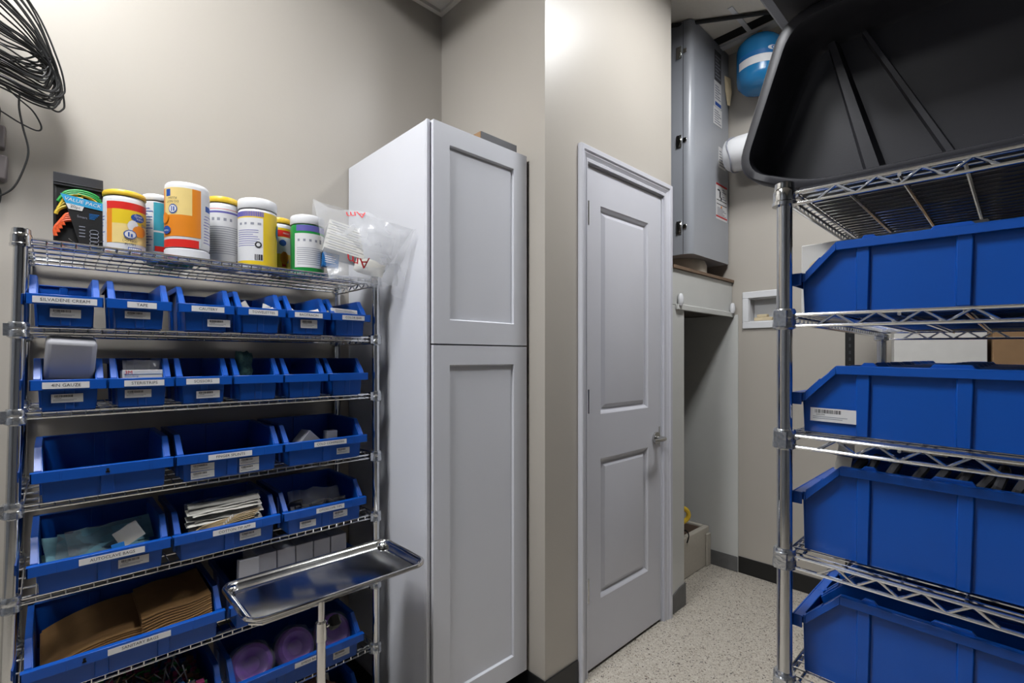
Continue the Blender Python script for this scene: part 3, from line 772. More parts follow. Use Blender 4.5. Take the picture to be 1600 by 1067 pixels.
# brown packets + silver packs at the bottom
for k in range(7):
    packet('brown_packet', .07, .06, .022, BROWNP, 'shiny brown packet heaped at the right of the bottom bin', 'packet', bin_pos((7, 1), .085 + .018 * (k % 3) - .01, .045 + .014 * k, .040 + .007 * k), (-.5 + random.uniform(-.3, .2), random.uniform(-.5, .5), random.uniform(-.3, .3)), group='brown packets in the bottom bin', seed=200 + k, crumple=.004)
packet('brown_packet', .10, .05, .03, BROWNP, 'long brown packet lying below the silver roll in the bottom bin', 'packet', bin_pos((7, 1), -.01, .035, .040), (-.6, -.3, 0), seed=230, crumple=.004)
t = thing('silver_pack', 'long silver and white wrapped pack slanting across the bottom bin', 'pack', bin_pos((7, 1), -.045, .06, .085), (0, -.28, 0))
m = MB(); m.cyl((-.11, 0, 0), (.10, 0, 0), .030, 20); obj('foil_roll', m, FOIL, t)
m = MB()
for k in range(6): m.box(-.095 + k * .031, -.067 + k * .031, -.031, -.012, -.026, -.008)
obj('white_panels', m, WHITEP, t, smooth=0)
packet('white_packet', .045, .035, .012, PAPERW, 'small white packet on top of the brown packets in the bottom bin', 'packet', bin_pos((7, 1), .105, .10, .10), (-.5, .1, .1), seed=240)

# ------------------------------------------------------------------ top of the left rack
ZT = 1.6035
def canister(label, u, v, r, h, wall, lid_mat, patches, texts=(), lid_h=.030, flip=False, base=None, lid_r=1.0, group='wipes canisters on the top shelf', foot=None):
    t = thing('wipes_canister', label, 'canister', (u, v, ZT), (0, 0, math.atan2(-u, v)), group)
    m = MB(); zb = lid_h if flip else 0.0; zt = h if flip else h - lid_h
    m.lathe([(0, zb + .002), (r - .006, zb), (r - .001, zb + .004), (r, zb + .010), (r, zt - .012), (r - .001, zt - .005), (r - .005, zt), (0, zt)], 40)
    obj('body', m, wall, t)
    m = MB(); R = r * lid_r + .001
    if flip: m.lathe([(0, 0), (R - .006, 0), (R, .004), (R, lid_h - .003), (R - .003, lid_h), (0, lid_h)], 40)
    else: m.lathe([(0, h - lid_h), (R - .001, h - lid_h), (R, h - lid_h + .002), (R, h - .007), (R - .002, h - .003), (R - .008, h), (R - .014, h - .001), (0, h - .001)], 40)
    obj('lid', m, lid_mat, t)
    if foot:
        m = MB(); m.lathe([(r + .0006, .001), (r + .0008, foot[1]), (r - .002, foot[1] + .001)], 40); obj('base_band', m, foot[0], t)
    mats_ = []; lm = MB()
    def mi(mm):
        if mm not in mats_: mats_.append(mm)
        return mats_.index(mm)
    for n_, (a0, a1, z0, z1, mm) in enumerate(patches):
        rr = r + .0004 + .00004 * n_; n = max(2, int(abs(a1 - a0) / 5)); q = mi(mm)
        lo = []; hi = []
        for k in range(n + 1):
            a = math.radians(a0 + (a1 - a0) * k / n)
            lo.append(lm.v((rr * math.sin(a), -rr * math.cos(a), z0))); hi.append(lm.v((rr * math.sin(a), -rr * math.cos(a), z1)))
        for k in range(n): lm.face([lo[k], lo[k + 1], hi[k + 1], hi[k]], q)
    for (txt, ang, z, size, mm, up) in texts:
        rr = r + .0009 + .00004 * len(patches); q = mi(mm); a0 = math.radians(ang)
        sg = 1 if up else -1
        lm.text(txt, size, lambda x, y: (rr * math.sin(a0 + sg * x / rr), -rr * math.cos(a0 + sg * x / rr), z + sg * y), q)
    if mats_: obj('label_wrap', lm, mats_, t, smooth=1.0, recalc=False)
    return t
def oval(a, z, w, h, mm, n=12):     # little stack of patches making an oval badge
    out = []
    for k in range(n):
        b0 = -h / 2 + h * k / n; b1 = b0 + h / n; bm_ = (b0 + b1) / 2
        ww = w * math.sqrt(max(0, 1 - (2 * bm_ / h) ** 2))
        out.append((a - ww / 2, a + ww / 2, z + b0, z + b1, mm))
    return out
def lines(a0, a1, z0, z1, n, mm=GREYINK, rnd=random.Random(9)):
    out = []
    for k in range(n):
        z = z0 + (z1 - z0) * k / n
        out.append((a0 + rnd.uniform(0, 4), a1 - rnd.uniform(0, 26), z, z + (z1 - z0) / n * .26, mm))
    return out
# 1 orange/yellow, yellow lid
canister('orange and red wipes canister with a yellow lid beside the black pouch', .1458, 1.70, .0467, .172, WHITEP, YELLOW,
         [(-52, 90, .118, .138, REDP), (-52, -34, .028, .118, ORANGE), (-34, 90, .028, .118, LYELL), (-34, 90, .080, .118, YELLP), (-90, -56, .02, .135, WHITE)] + lines(-88, -58, .03, .13, 12, BLUEINK)
         + oval(38, .100, 44, .022, BLUEINK) + oval(22, .076, 30, .030, WHITE) + oval(42, .064, 44, .030, ORANGE) + oval(14, .052, 34, .024, BLUEINK) + oval(14, .052, 28, .019, WHITE) + [(8, 12, .046, .058, BLUEINK), (15, 20, .045, .054, BLUEINK), (8, 46, .002, .018, BLUEINK), (10, 44, .004, .016, WHITE)],
         [('Great', 36, .104, .0090, WHITE, True), ('Value', 40, .096, .0085, WHITE, True), ('DO NOT', 14, .034, .0085, INK, True), ('FLUSH', 14, .025, .0085, INK, True), ('Disinf', 60, .081, .011, SEABLUE, True)], lid_h=.016)
# 2 teal
canister('teal and white wipes canister squeezed between two orange canisters', .2259, 1.765, .0351, .198, WHITEP, WHITEP,
         [(-60, -12, .03, .172, WHITE), (-12, 70, .03, .172, TEAL), (-12, 70, .085, .090, WHITE), (-8, 70, .03, .045, REDP)] + lines(-58, -14, .045, .16, 14, BLUEINK), lid_h=.020)
# 3 orange upside down
canister('tall orange and white wipes canister standing upside down', .2852, 1.665, .0545, .214, WHITEP, WHITEP,
         [(-90, 36, .060, .196, ORANGE), (-70, 12, .120, .196, LYELL), (-90, 30, .030, .052, REDP), (40, 90, .036, .190, WHITE), (-62, -46, .172, .192, BLUEINK), (52, 84, .142, .158, BLUEINK)] + lines(44, 88, .05, .135, 10, PURPB)
         + oval(-38, .136, 26, .026, BLUEINK) + oval(-38, .136, 21, .020, WHITE) + [(-42, -39, .129, .143, BLUEINK), (-36, -32, .130, .142, BLUEINK)] + oval(-66, .112, 30, .030, ORANGE) + oval(-58, .078, 30, .022, BLUEINK),
         [('FLUSH', -37, .166, .0085, INK, False), ('DO NOT', -37, .156, .0085, INK, False), ('Value', -58, .076, .008, WHITE, False)], lid_h=.028, flip=True)
# 4 white label, yellow lid
canister('white wipes canister with small symbols and a yellow lid', .3974, 1.76, .0457, .226, WHITEP, YELLOW,
         [(-90, 90, .184, .1855, REDP), (-70, 80, .020, .184, WHITE), (-66, 70, .172, .178, PURPB), (-40, -30, .148, .157, GREYINK), (-20, -10, .148, .157, GREYINK), (2, 12, .148, .157, GREYINK), (24, 32, .148, .157, GREYINK), (-90, 90, .006, .010, ORANGE), (52, 66, .012, .028, INK)] + lines(-64, 72, .045, .135, 13, GREYINK), lid_h=.020)
# 5 yellow with white lid
canister('yellow wipes canister with a white lid and a white text panel', .4824, 1.70, .0560, .223, WHITEP, WHITEP,
         [(-90, 90, .012, .178, YELLP), (-90, 18, .162, .178, PURPB), (-90, 16, .024, .158, WHITE)] + lines(-70, 12, .070, .125, 8, PURPB) + [(-60, -50, .136, .143, GREYINK), (-40, -32, .136, .143, GREYINK), (-20, -10, .136, .143, GREYINK), (0, 10, .136, .143, GREYINK), (-8, 14, .026, .044, INK), (-5, -3, .026, .044, WHITE), (0, 2, .026, .044, WHITE), (7, 8, .026, .044, WHITE)]
         + oval(2, .074, 20, .020, INK) + oval(2, .074, 11, .011, WHITE) + oval(78, .125, 26, .05, SEABLUE), [], lid_h=.034)
# 6 behind, yellow lid
canister('red and yellow wipes canister with a yellow lid half hidden behind the green one', .5827, 1.80, .0386, .207, WHITEP, YELLOW,
         [(-60, 90, .012, .17, YELLP), (-20, 90, .140, .162, REDP), (-20, 90, .080, .138, WHITE), (10, 44, .05, .064, SEABLUE), (10, 30, .036, .05, REDP)] + oval(14, .118, 34, .022, BLUEINK) + oval(22, .066, 40, .044, ORANGE),
         [('FRESH', 30, .151, .008, WHITE, True)], lid_h=.020)
# 7 green
canister('green wipes canister with a white lid and a grey text panel', .6407, 1.70, .0535, .203, GREENP, WHITEP,
         [(-40, 90, .146, .166, PURPB), (-46, 90, .024, .138, WHITE)] + lines(-38, 80, .034, .095, 9, GREYINK) + [(-34, -26, .111, .119, GREYINK), (-14, -6, .111, .119, GREYINK), (6, 14, .111, .119, GREYINK), (26, 34, .111, .119, GREYINK), (44, 54, .108, .122, GREYINK)], [], lid_h=.032)
# teal tub base lying behind (flat teal-green container seen under the canisters)
t = thing('wipes_tub', 'flat teal green tub sitting behind and below the upside-down canister', 'tub', (.262, 1.80, ZT))
m = MB(); m.lathe([(0, 0), (.058, 0), (.062, .006), (.062, .040), (.060, .044), (0, .044)], 36); obj('tub_body', m, TEALD, t)
m = MB(); m.lathe([(0, .0445), (.063, .0445), (.063, .054), (.060, .057), (0, .057)], 36); obj('tub_lid', m, TEALD, t)

# pouch of bungee cords
bp = thing('cord_pouch', 'black hang-bag pouch of coloured elastic cords with a blue value pack banner', 'pouch', (.052, 1.70, ZT), (-.03, 0, 0))
m = MB(); m.box(-.049, .049, .004, .034, 0, .186); obj('pouch_body', m, BLACKR, bp, bevel=.006, bseg=2)
m = MB(); m.box(-.049, .049, .0, .006, .166, .198); m.box(-.049, .049, -.0015, .0, .172, .1745); obj('header_seal', m, DARKIT, bp, bevel=.001)
def arc_cord(x, z, rx, rz, a0, a1, mt, yy=-.0045, r=.0042):
    m = MB(); pts = []
    for k in range(15):
        a = math.radians(a0 + (a1 - a0) * k / 14); pts.append((x + rx * math.cos(a), yy + .003, z + rz * math.sin(a)))
    m.tube(pts, r, 8); return obj('elastic_cord', m, mt, bp)
for k in range(3): arc_cord(.006, .118 + .009 * k, .046 - .004 * k, .030 - .004 * k, 30, 172, GREENC)
for k in range(4): arc_cord(.004, .088 + .010 * k, .048 - .004 * k, .030, 60 + 12 * k if k < 3 else 20, 178, YELLC)
for k in range(4): arc_cord(-.012, .044 + .009 * k, .034 - .005 * k, .034 - .003 * k, 40, 200, ORANC)
m = MB(); m.prism([(-.036, .142), (.049, .132), (.049, .112), (-.026, .119)], 'y', -.0112, -.0098); obj('banner', m, BANNER, bp, smooth=0)
m = MB(); m.prism([(-.026, .119), (.010, .1165), (.006, .104), (-.020, .105)], 'y', -.0112, -.0098); m.prism([(-.026, .119), (.049, .112), (.049, .003), (.004, .003)], 'y', -.0098, -.0030, 1); obj('printed_panel', m, [CARDW, BLACKR], bp, smooth=0)
sl = lambda x, z: z - .118 * (x)
m = MB(); m.text('VALUE PACK', .0125, lambda x, y: (.008 + x + y * .2, -.0116, sl(x, .1265) + y), 0)
m.text('20pc', .0105, lambda x, y: (-.007 + x, -.0116, sl(x, .1115) + y), 1)
m.text('Smart', .0085, lambda x, y: (.006 + x, -.0102, sl(x, .088) + y), 2)
for k in range(4): m.box(.0, .012, -.0104, -.0098, .062 - k * .0085, .064 - k * .0085, 2)
for k in range(4): m.box(.020, .040 - .003 * k, -.0104, -.0098, .098 - k * .004, .1 - k * .004, 3)
obj('lettering', m, [WHITE, INK, GREYINK, SEABLUE], bp, smooth=0)
m = MB()
for k in range(4):
    pts = [(.030 + .009 * math.cos(a / 10 * 2 * PI), -.0104, .052 - k * .010 + .006 * math.sin(a / 10 * 2 * PI)) for a in range(10)]
    m.tube(pts, .0008, 5, closed=True)
obj('printed_hooks', m, GREYINK, bp)
m = MB(); m.tube([(-.03, -.0108, .004), (.02, -.0112, .016), (.046, -.0108, .03)], .0012, 6); m.tube([(-.02, -.0108, .028), (.0, -.0114, .012), (.04, -.0108, .004)], .0012, 6)
obj('wire_hook', m, STEELR, bp)

# clear plastic bag with sachets at the right end
def bag_surface(name, sections, label, cat, mt, seed=1, nseg=20, cr=.006):
    rnd = random.Random(seed); rings = []
    for (c, a, ra, b, rb) in sections:
        c, a, b = Vector(c), Vector(a).normalized(), Vector(b).normalized(); ring = []
        for k in range(nseg):
            t = 2 * PI * k / nseg; j = 1 + .14 * math.sin(3 * t + c.x * 40) + rnd.uniform(-.1, .1)
            ring.append(c + a * math.cos(t) * ra * j + b * math.sin(t) * rb * j + Vector([rnd.uniform(-1, 1) * cr for _ in range(3)]))
        rings.append(ring)
    m = MB(); m.loops(rings, 0, True, True)
    o = obj(name, m, mt, None, smooth=1.0)
    tag(o, label, cat); return o
BAG = thing('plastic_bag', 'crumpled clear plastic bag hanging over the right end of the top shelf', 'bag', (.75, 1.62, ZT))
def bagpart(name, o):
    return o
rnd = random.Random(11)
def sheet(cols, rowsn, fn, cr):
    m = MB(); g = [[m.v(Vector(fn(i / cols, j / rowsn)) + Vector([rnd.uniform(-1, 1) * cr for _ in range(3)])) for j in range(rowsn + 1)] for i in range(cols + 1)]
    for i in range(cols):
        for j in range(rowsn): m.face([g[i][j], g[i + 1][j], g[i + 1][j + 1], g[i][j + 1]])
    return m
def lerp(a, b, t): return tuple(a[k] + (b[k] - a[k]) * t for k in range(3))
def bil(c00, c10, c01, c11, s, t): return lerp(lerp(c00, c10, s), lerp(c01, c11, s), t)
L0 = Vector((.75, 1.62, ZT))
def wp(p): return tuple(Vector(p) - L0)
# front sheet: left-bottom, right-bottom, left-top, right-top (world)
def front(s, t):
    p = bil((.655, 1.555, 1.578), (.862, 1.520, 1.572), (.655, 1.690, 1.872), (.868, 1.385, 1.748), s, t)
    b = .028 * math.sin(PI * s) * math.sin(PI * t)
    return wp((p[0] - b * .4, p[1] - b * 2.0, p[2] + .012 * math.sin(9 * s + 3 * t)))
m = sheet(14, 14, front, .0022); obj('front_film', m, BAGF, BAG, smooth=1.2, recalc=False)
def backf(s, t):
    p = bil((.665, 1.70, ZT + .004), (.862, 1.60, ZT + .006), (.655, 1.692, 1.872), (.868, 1.39, 1.750), s, t)
    b = .03 * math.sin(PI * s) * math.sin(PI * t)
    return wp((p[0], p[1] + b, p[2]))
m = sheet(12, 12, backf, .0025); obj('back_film', m, BAGF, BAG, smooth=1.2, recalc=False)
def flap(s, t):
    p = bil((.648, 1.560, 1.622), (.862, 1.470, 1.640), (.648, 1.535, 1.575), (.858, 1.470, 1.560), s, t)
    return wp((p[0], p[1] - .02 * math.sin(PI * s), p[2] + .01 * math.sin(8 * s)))
m = sheet(14, 5, flap, .003); obj('bottom_fold', m, BAGF, BAG, smooth=1.2, recalc=False)
def tail(s, t):
    p = bil((.850, 1.505, 1.55), (.872, 1.47, 1.52), (.845, 1.43, 1.745), (.874, 1.385, 1.752), s, t)
    return wp(p)
m = sheet(4, 10, tail, .003); obj('side_tail', m, BAGF, BAG, smooth=1.2, recalc=False)
m = MB()
def onfront(s0, t0, k):
    def f(x, y):
        p = Vector(front(s0 - x * k * 4.0, t0 - y * k * 3.6)); return (p.x, p.y - .006, p.z)
    return f
m.text('Am', .050, onfront(.40, .30, 1.0), 0); obj('red_lettering', m, REDINK, BAG, smooth=0, recalc=False)
m = MB(); m.text('Am', .036, onfront(.42, .93, 1.0), 0); obj('red_lettering', m, REDINK, BAG, smooth=0, recalc=False)
# contents
sk = thing('sachet_stack', 'stack of folded white printed instructions inside the clear plastic bag', 'papers', (.725, 1.620, 1.68), (-.30, .22, -.25))
for k in range(6):
    m = MB(); m.box(-.06, .075 - .006 * k, -.016 + .001 * k, .05, .020 * k, .020 * k + .017); m.box(-.05, .055 - .01 * (k % 2), -.0165 + .001 * k, -.0160 + .001 * k, .020 * k + .007, .020 * k + .0095, 1)
    obj('folded_sheet', m, [PAPERW, GREYINK], sk, smooth=0, bevel=.003)
t = thing('printed_card', 'small blue printed card low in the clear plastic bag beside the green canister', 'card', (.69, 1.625, 1.635), (-.1, .1, -.15))
m = MB(); m.box(-.026, .026, 0, .02, 0, .048); obj('card_body', m, SEABLUE, t, smooth=0)
m = MB()
for k in range(4): m.box(-.02, .012 + .004 * (k % 2), -.0006, 0, .034 - k * .007, .0365 - k * .007)
obj('printed_lines', m, WHITE, t, smooth=0)
packet('swab_pack', .10, .06, .035, PAPERW, 'white swab pack at the bottom of the clear plastic bag above the right post', 'pack', (.79, 1.555, 1.612), (-.5, .25, -.5), seed=301, crumple=.004)
packet('swab_pack', .09, .07, .03, WRAPF, 'clear crinkled swab pack high in the clear plastic bag near the cabinet', 'pack', (.80, 1.50, 1.68), (-.3, .2, -.5), seed=302, crumple=.004)

# ------------------------------------------------------------------ coiled cable on the back wall, upper left
def catmull(P, n=6, closed=False):
    out = []; P = [Vector(p) for p in P]; N = len(P)
    rng = range(N) if closed else range(N - 1)
    for i in rng:
        p0 = P[(i - 1) % N] if closed or i > 0 else P[0]; p1 = P[i]; p2 = P[(i + 1) % N]
        p3 = P[(i + 2) % N] if closed or i + 2 < N else P[-1]
        for k in range(n):
            t = k / n
            out.append(.5 * ((2 * p1) + (-p0 + p2) * t + (2 * p0 - 5 * p1 + 4 * p2 - p3) * t * t + (-p0 + 3 * p1 - 3 * p2 + p3) * t ** 3))
    if not closed: out.append(P[-1])
    return out
def cw(px, py, v=1.80):     # hank coordinates -> wall coordinates (linear scale of the hank)
    return (-.0966 + px * .00122, v, 1.984 + (160 - py) * .00168)
CC = thing('coiled_cable', 'hank of thin black cable in many loops hanging on the wall at upper left', 'cable', (-.0966, 1.80, 1.984))
def rel(p): return tuple(Vector(p) - Vector((-.0966, 1.80, 1.984)))
NL = 30; pts = []; rnd = random.Random(21)
for i in range(NL):
    f = i / (NL - 1); vv = 1.755 + .10 * rnd.random()
    ax = 64 + 35 * f ** .7 + rnd.uniform(-4, 4); ay = 66 + 62 * f ** .8 + rnd.uniform(-10, 10)
    y0 = 108 - 150 * f + rnd.uniform(-6, 6); yb = 92 + 50 * f + rnd.uniform(-10, 8)
    for (x, y, dv) in ((-150, 20 - 70 * f, .02), (-70, y0 - 38, .0), (-4, y0, -.01), (.55 * ax, y0 + (ay - y0) * .34, 0), (.90 * ax, y0 + (ay - y0) * .76, .01), (ax, ay, .015), (.96 * ax, ay + 13, .012), (.84 * ax, max(yb, ay + 12) + 7, .004), (.52 * ax, yb + 9, -.008), (0, yb - 2 + 4 * rnd.random(), -.02), (-90, yb - 20, 0), (-170, 80, .01)):
        pts.append(rel(cw(x, y, vv + dv)))
m = MB(); m.tube(catmull(pts, 6), .0023, 6); obj('cable_loops', m, BLACKR, CC)
m = MB(); m.tube(catmull([rel(cw(*q)) for q in ((10, 138), (27, 150), (50, 165), (63, 186), (56, 194), (30, 188), (0, 176), (-30, 166))], 8), .0020, 6)
m.tube(catmull([rel(cw(*q)) for q in ((30, 140), (29, 165), (35, 195), (43, 228), (36, 258), (22, 288), (4, 304), (-20, 316))], 8), .0022, 6)
obj('loose_end', m, BLACKR, CC)
m = MB(); m.tube([rel(cw(-60, 60)), rel(cw(-60, 64, 1.916)), ], .006, 10); m.tube([rel(cw(-60, 60, 1.80)), rel(cw(-60, 52, 1.775))], .006, 10); obj('wall_hook', m, STEELR, CC)
t = thing('power_adapter', 'two grey plastic plugs hanging below the cable hank at the left edge', 'adapter', cw(-10, 250, 1.897), (0, .05, 0))
m = MB(); m.box(-.02, .022, -.02, .0195, -.03, .035); m.box(-.018, .014, -.018, .018, .055, .115); obj('plug_body', m, GREYD, t, bevel=.004, bseg=2)
m = MB(); m.tube(catmull([(-.002, 0, -.03), (.012, 0, -.06), (.008, 0, -.10), (-.02, 0, -.12)], 6), .002, 6); m.tube([(0, 0, .115), (.0, 0, .16), (-.01, 0, .20)], .002, 6); obj('plug_lead', m, BLACKR, t)

# ------------------------------------------------------------------ tall white cabinet
CV = 1.326; CU0 = .8876; CU1 = 1.3386
cb = thing('tall_cabinet', 'tall white shaker-door pantry cabinet in the corner beside the bin rack', 'cabinet', (CU0, CV, 0))
cw_ = CU1 - CU0
m = MB(); m.box(0, cw_, .022, VA - CV - .004, .105, 2.105); m.box(.0, .018, .02, .024, .105, 2.105)
obj('carcass', m, CABW, cb, smooth=0, bevel=.0015)
m = MB(); m.box(.0, .014, .012, .0215, .105, 2.107); obj('side_trim', m, CABW, cb, smooth=0, bevel=.002)
m = MB(); m.box(.01, cw_ - .001, .09, VA - CV - .01, 0, .104); o = obj('toe_kick', m, BASEB, cb, smooth=0); o['label'] = 'black recessed toe kick'
def shaker(z0, z1, name):
    m = MB(); panelled(m, .018, cw_, z0, z1, [(.084, cw_ - .068, z0 + .080, z1 - .066)], 0, .02, [(.0012, .0015), (.0035, .009), (.0045, .0095)])
    return obj(name, m, CABW, cb, smooth=0.2)
shaker(1.371, 2.106, 'upper_door'); shaker(.112, 1.366, 'lower_door')
cl = thing('flat_carton', 'dark grey and tan flat carton lying on top of the tall white cabinet', 'carton', (1.197, CV + .004, 2.1068), (0, 0, 0))
m = MB(); m.box(-.088, .088, 0, .09, .0, .026); obj('carton_body', m, CARDB, cl, smooth=0)
m = MB(); m.box(-.086, .0885, -.002, 0, .001, .026); m.box(.0882, .0895, -.002, .09, .001, .026); obj('dark_side', m, DARKST, cl, smooth=0)

# ------------------------------------------------------------------ steel instrument tray and stand
def rrect(w, d, r, n=6, z=0.0):
    out = []
    for (cx, cy, a0) in ((w / 2 - r, -d / 2 + r, -90), (w / 2 - r, d / 2 - r, 0), (-w / 2 + r, d / 2 - r, 90), (-w / 2 + r, -d / 2 + r, 180)):
        for k in range(n + 1):
            a = math.radians(a0 + 90 * k / n); out.append((cx + r * math.cos(a), cy + r * math.sin(a), z))
    return out
TW, TD = .488, .262; tz = .725
tr = thing('instrument_tray', 'shallow rectangular stainless steel tray standing in front of the bin rack', 'tray', (.5615, 1.327, tz))
m = MB()
sec = [(-.010, -.007), (-.004, -.0085), (.0, -.004), (-.001, .001), (-.006, .003), (-.011, .001), (-.015, -.004), (-.021, -.016), (-.026, -.019)]
m.loops([rrect(TW + 2 * o_, TD + 2 * o_, .045 + o_, 8, z) for o_, z in sec], 0, cap1=True)
obj('tray_pan', m, STEEL, tr, smooth=0.9)
m = MB(); m.tube([Vector(p) for p in rrect(TW - .010, TD - .010, .041, 8, -.001)], .0055, 10, closed=True); obj('rolled_rim', m, STEELR, tr)
for (x, y) in ((-TW / 2 + .040, TD / 2 - .040), (TW / 2 - .040, TD / 2 - .040)):
    m = MB(); m.lathe([(.0, .0035), (.008, .003), (.011, 0), (.012, -.006)], 16, 0, (x + (.012 if x > 0 else -.012), y + .012, -.004)); obj('corner_stud', m, STEELR, tr)
sd = thing('tray_stand', 'chrome pole stand with a black clamp knob carrying the steel tray', 'stand', (.5, 1.235, 0))
m = MB(); m.cyl((0, 0, .60), (0, 0, tz - .0225), .0085, 20); obj('inner_pole', m, STEELR, sd)
m = MB(); m.cyl((0, 0, .06), (0, 0, .625), .0112, 20); obj('outer_pole', m, STEELR, sd)
m = MB(); m.lathe([(.0112, .60), (.0135, .602), (.0135, .648), (.0090, .652)], 20); m.cyl((.010, 0, .632), (.028, 0.004, .632), .004, 10); obj('clamp_sleeve', m, STEELR, sd)
m = MB(); m.lathe([(0, -.012), (.010, -.012), (.016, -.008), (.018, .0), (.016, .010), (.008, .016), (0, .016)], 12)
for v in m.bm.verts: v.co *= 1 + .12 * math.cos(4 * math.atan2(v.co.y, v.co.x))
m.xform(Matrix.Translation((.036, .006, .632)) @ Matrix.Rotation(PI / 2, 4, 'Y')); obj('clamp_knob', m, BLACKR, sd)
m = MB(); zf = tz - .0225 - .005
m.tube([(0, 0, zf), (-.14, 0, zf), (-.16, .02, zf), (-.16, .17, zf), (-.14, .19, zf), (.20, .19, zf), (.22, .17, zf), (.22, .04, zf), (.20, .02, zf), (0, 0, zf)], .0045, 10); obj('tray_frame', m, STEELR, sd)
m = MB(); m.tube([(-.20, -.0, .03), (.26, 0, .03)], .013, 12); m.tube([(-.20, -.2, .03), (-.20, .2, .03)], .013, 12); m.tube([(.0, 0, .03), (0, 0, .065)], .016, 14)
m.tube([(.26, -.2, .03), (.26, .2, .03)], .013, 12); obj('base_frame', m, STEELR, sd)
for (x, y) in ((-.2, -.2), (-.2, .2), (.26, -.2), (.26, .2)):
    m = MB(); m.lathe([(0, 0), (.014, 0), (.017, .006), (.017, .018), (0, .018)], 14, 0, (x, y, 0)); obj('foot', m, BLACKR, sd)

# ------------------------------------------------------------------ grey heater cabinet on the board
HV = 1.262; HU0 = 2.574; HU1 = UF - .016; HZ0 = 1.905; HZ1 = HC - .006
ht = thing('heater_cabinet', 'tall grey enamel heater cabinet on the board above the closet', 'heater', (HU0, HV, 1.806))
def hl_(p): return p
W_ = HU1 - HU0; D_ = .42
def rr_side(r):
    pts = []
    for k in range(9):
        a = PI + PI / 2 * k / 8; pts.append((r + r * math.cos(a), r + r * math.sin(a)))
    return pts
m = MB(); prof = rr_side(.040) + [(W_, 0), (W_, D_), (0, D_)]
m.prism(prof, 'z', HZ0 - 1.806, HZ1 - 1.806); obj('casing', m, GREYM, ht, smooth=0.5)
m = MB(); m.box(-.0012, .0, .048, .0505, HZ0 - 1.806, HZ1 - 1.806); m.box(-.0012, .0, .048, D_, HZ0 - 1.806, HZ0 - 1.804)
o = obj('seam', m, DARKST, ht, smooth=0)
for z in (3.045, 2.545, 2.06):
    m = MB(); zz = z - 1.806
    m.box(-.006, -.001, .058, .088, zz - .035, zz + .035); m.tube([(-.006, .072, zz - .03), (-.012, .060, zz - .012), (-.012, .060, zz + .012), (-.006, .072, zz + .03)], .003, 8); m.box(-.005, -.001, .028, .05, zz - .012, zz + .012)
    obj('latch', m, STEELR, ht, bevel=.001)
m = MB(); m.lathe([(.0, .0), (.17, .0), (.175, .012), (.175, .07), (.165, .098), (0, .098)], 36, 0, (.23, .21, .0)); o = obj('support_ring', m, SINKM, ht); o['label'] = 'off-white round base under the grey cabinet'
m = MB(); m.cyl((.06, .06, HZ1 - 1.806), (.06, .06, HZ1 - 1.806 + .004), .03, 16); obj('top_stub', m, GREYM, ht)
def hlabel(name, u0, u1, z0, z1, base, extra, label=None):
    m = MB(); m.box(u0 - HU0, u1 - HU0, -.0012, -.0002, z0 - 1.806, z1 - 1.806, 0)
    mats_ = [base] + [e[0] for e in extra]
    for k, (mm, a, b, c, d) in enumerate(extra):
        m.box(u0 - HU0 + (u1 - u0) * a, u0 - HU0 + (u1 - u0) * b, -.0020, -.0012, z0 - 1.806 + (z1 - z0) * c, z0 - 1.806 + (z1 - z0) * d, k + 1)
    o = obj(name, m, mats_, ht, smooth=0)
    if label: o['label'] = label
ln = lambda mm, n, a=.1, b=.9, lo=.1, hi=.9: [(mm, a, b - .15 * (k % 3), lo + (hi - lo) * k / n, lo + (hi - lo) * (k + .4) / n) for k in range(n)]
hlabel('rating_plate', 2.865, 2.955, 2.985, 3.165, DARKST, ln(GREYINK, 7), 'dark rating plate')
hlabel('notice_label', 2.862, 2.957, 2.83, 2.980, WHITE, ln(GREYINK, 6, lo=.3) + [(BLUEINK, .1, .95, .04, .18)], 'white notice label')
hlabel('notice_label', 2.850, 2.965, 2.72, 2.825, WHITE, ln(GREYINK, 6), 'white notice label with fine print')
hlabel('notice_label', 2.920, 3.02, 2.475, 2.60, WHITE, ln(GREYINK, 6), 'white notice label with fine print')
hlabel('warning_label', 2.885, 3.04, 2.16, 2.375, WHITE, [(REDINK, 0, 1, .95, 1), (REDINK, 0, 1, .06, .10), (INK, .05, .95, .53, .55), (INK, .05, .95, .42, .44), (INK, .12, .34, .80, .84), (INK, .30, .40, .62, .80), (INK, .40, .50, .56, .64), (ORANGE, .42, .52, .34, .40)] + ln(GREYINK, 5, a=.55, lo=.6, hi=.92) + ln(GREYINK, 6, lo=.12, hi=.36), 'white warning label with red borders')
tg = MB(); tg.loops([[(3.005, HV - .002, 3.06), (3.045, HV - .022, 3.05), (3.045, HV - .021, 3.05), (3.005, HV - .001, 3.06)], [(3.010, HV - .004, 2.97), (3.040, HV - .030, 2.96), (3.040, HV - .029, 2.96), (3.010, HV - .003, 2.97)], [(3.028, HV - .010, 2.885), (3.042, HV - .018, 2.88), (3.042, HV - .017, 2.88), (3.028, HV - .009, 2.885)]], 0, True, True)
o = obj('paper_tag', tg, TAN, None, smooth=0); tag(o, 'curled tan paper tag stuck on the right edge of the grey heater cabinet', 'tag')

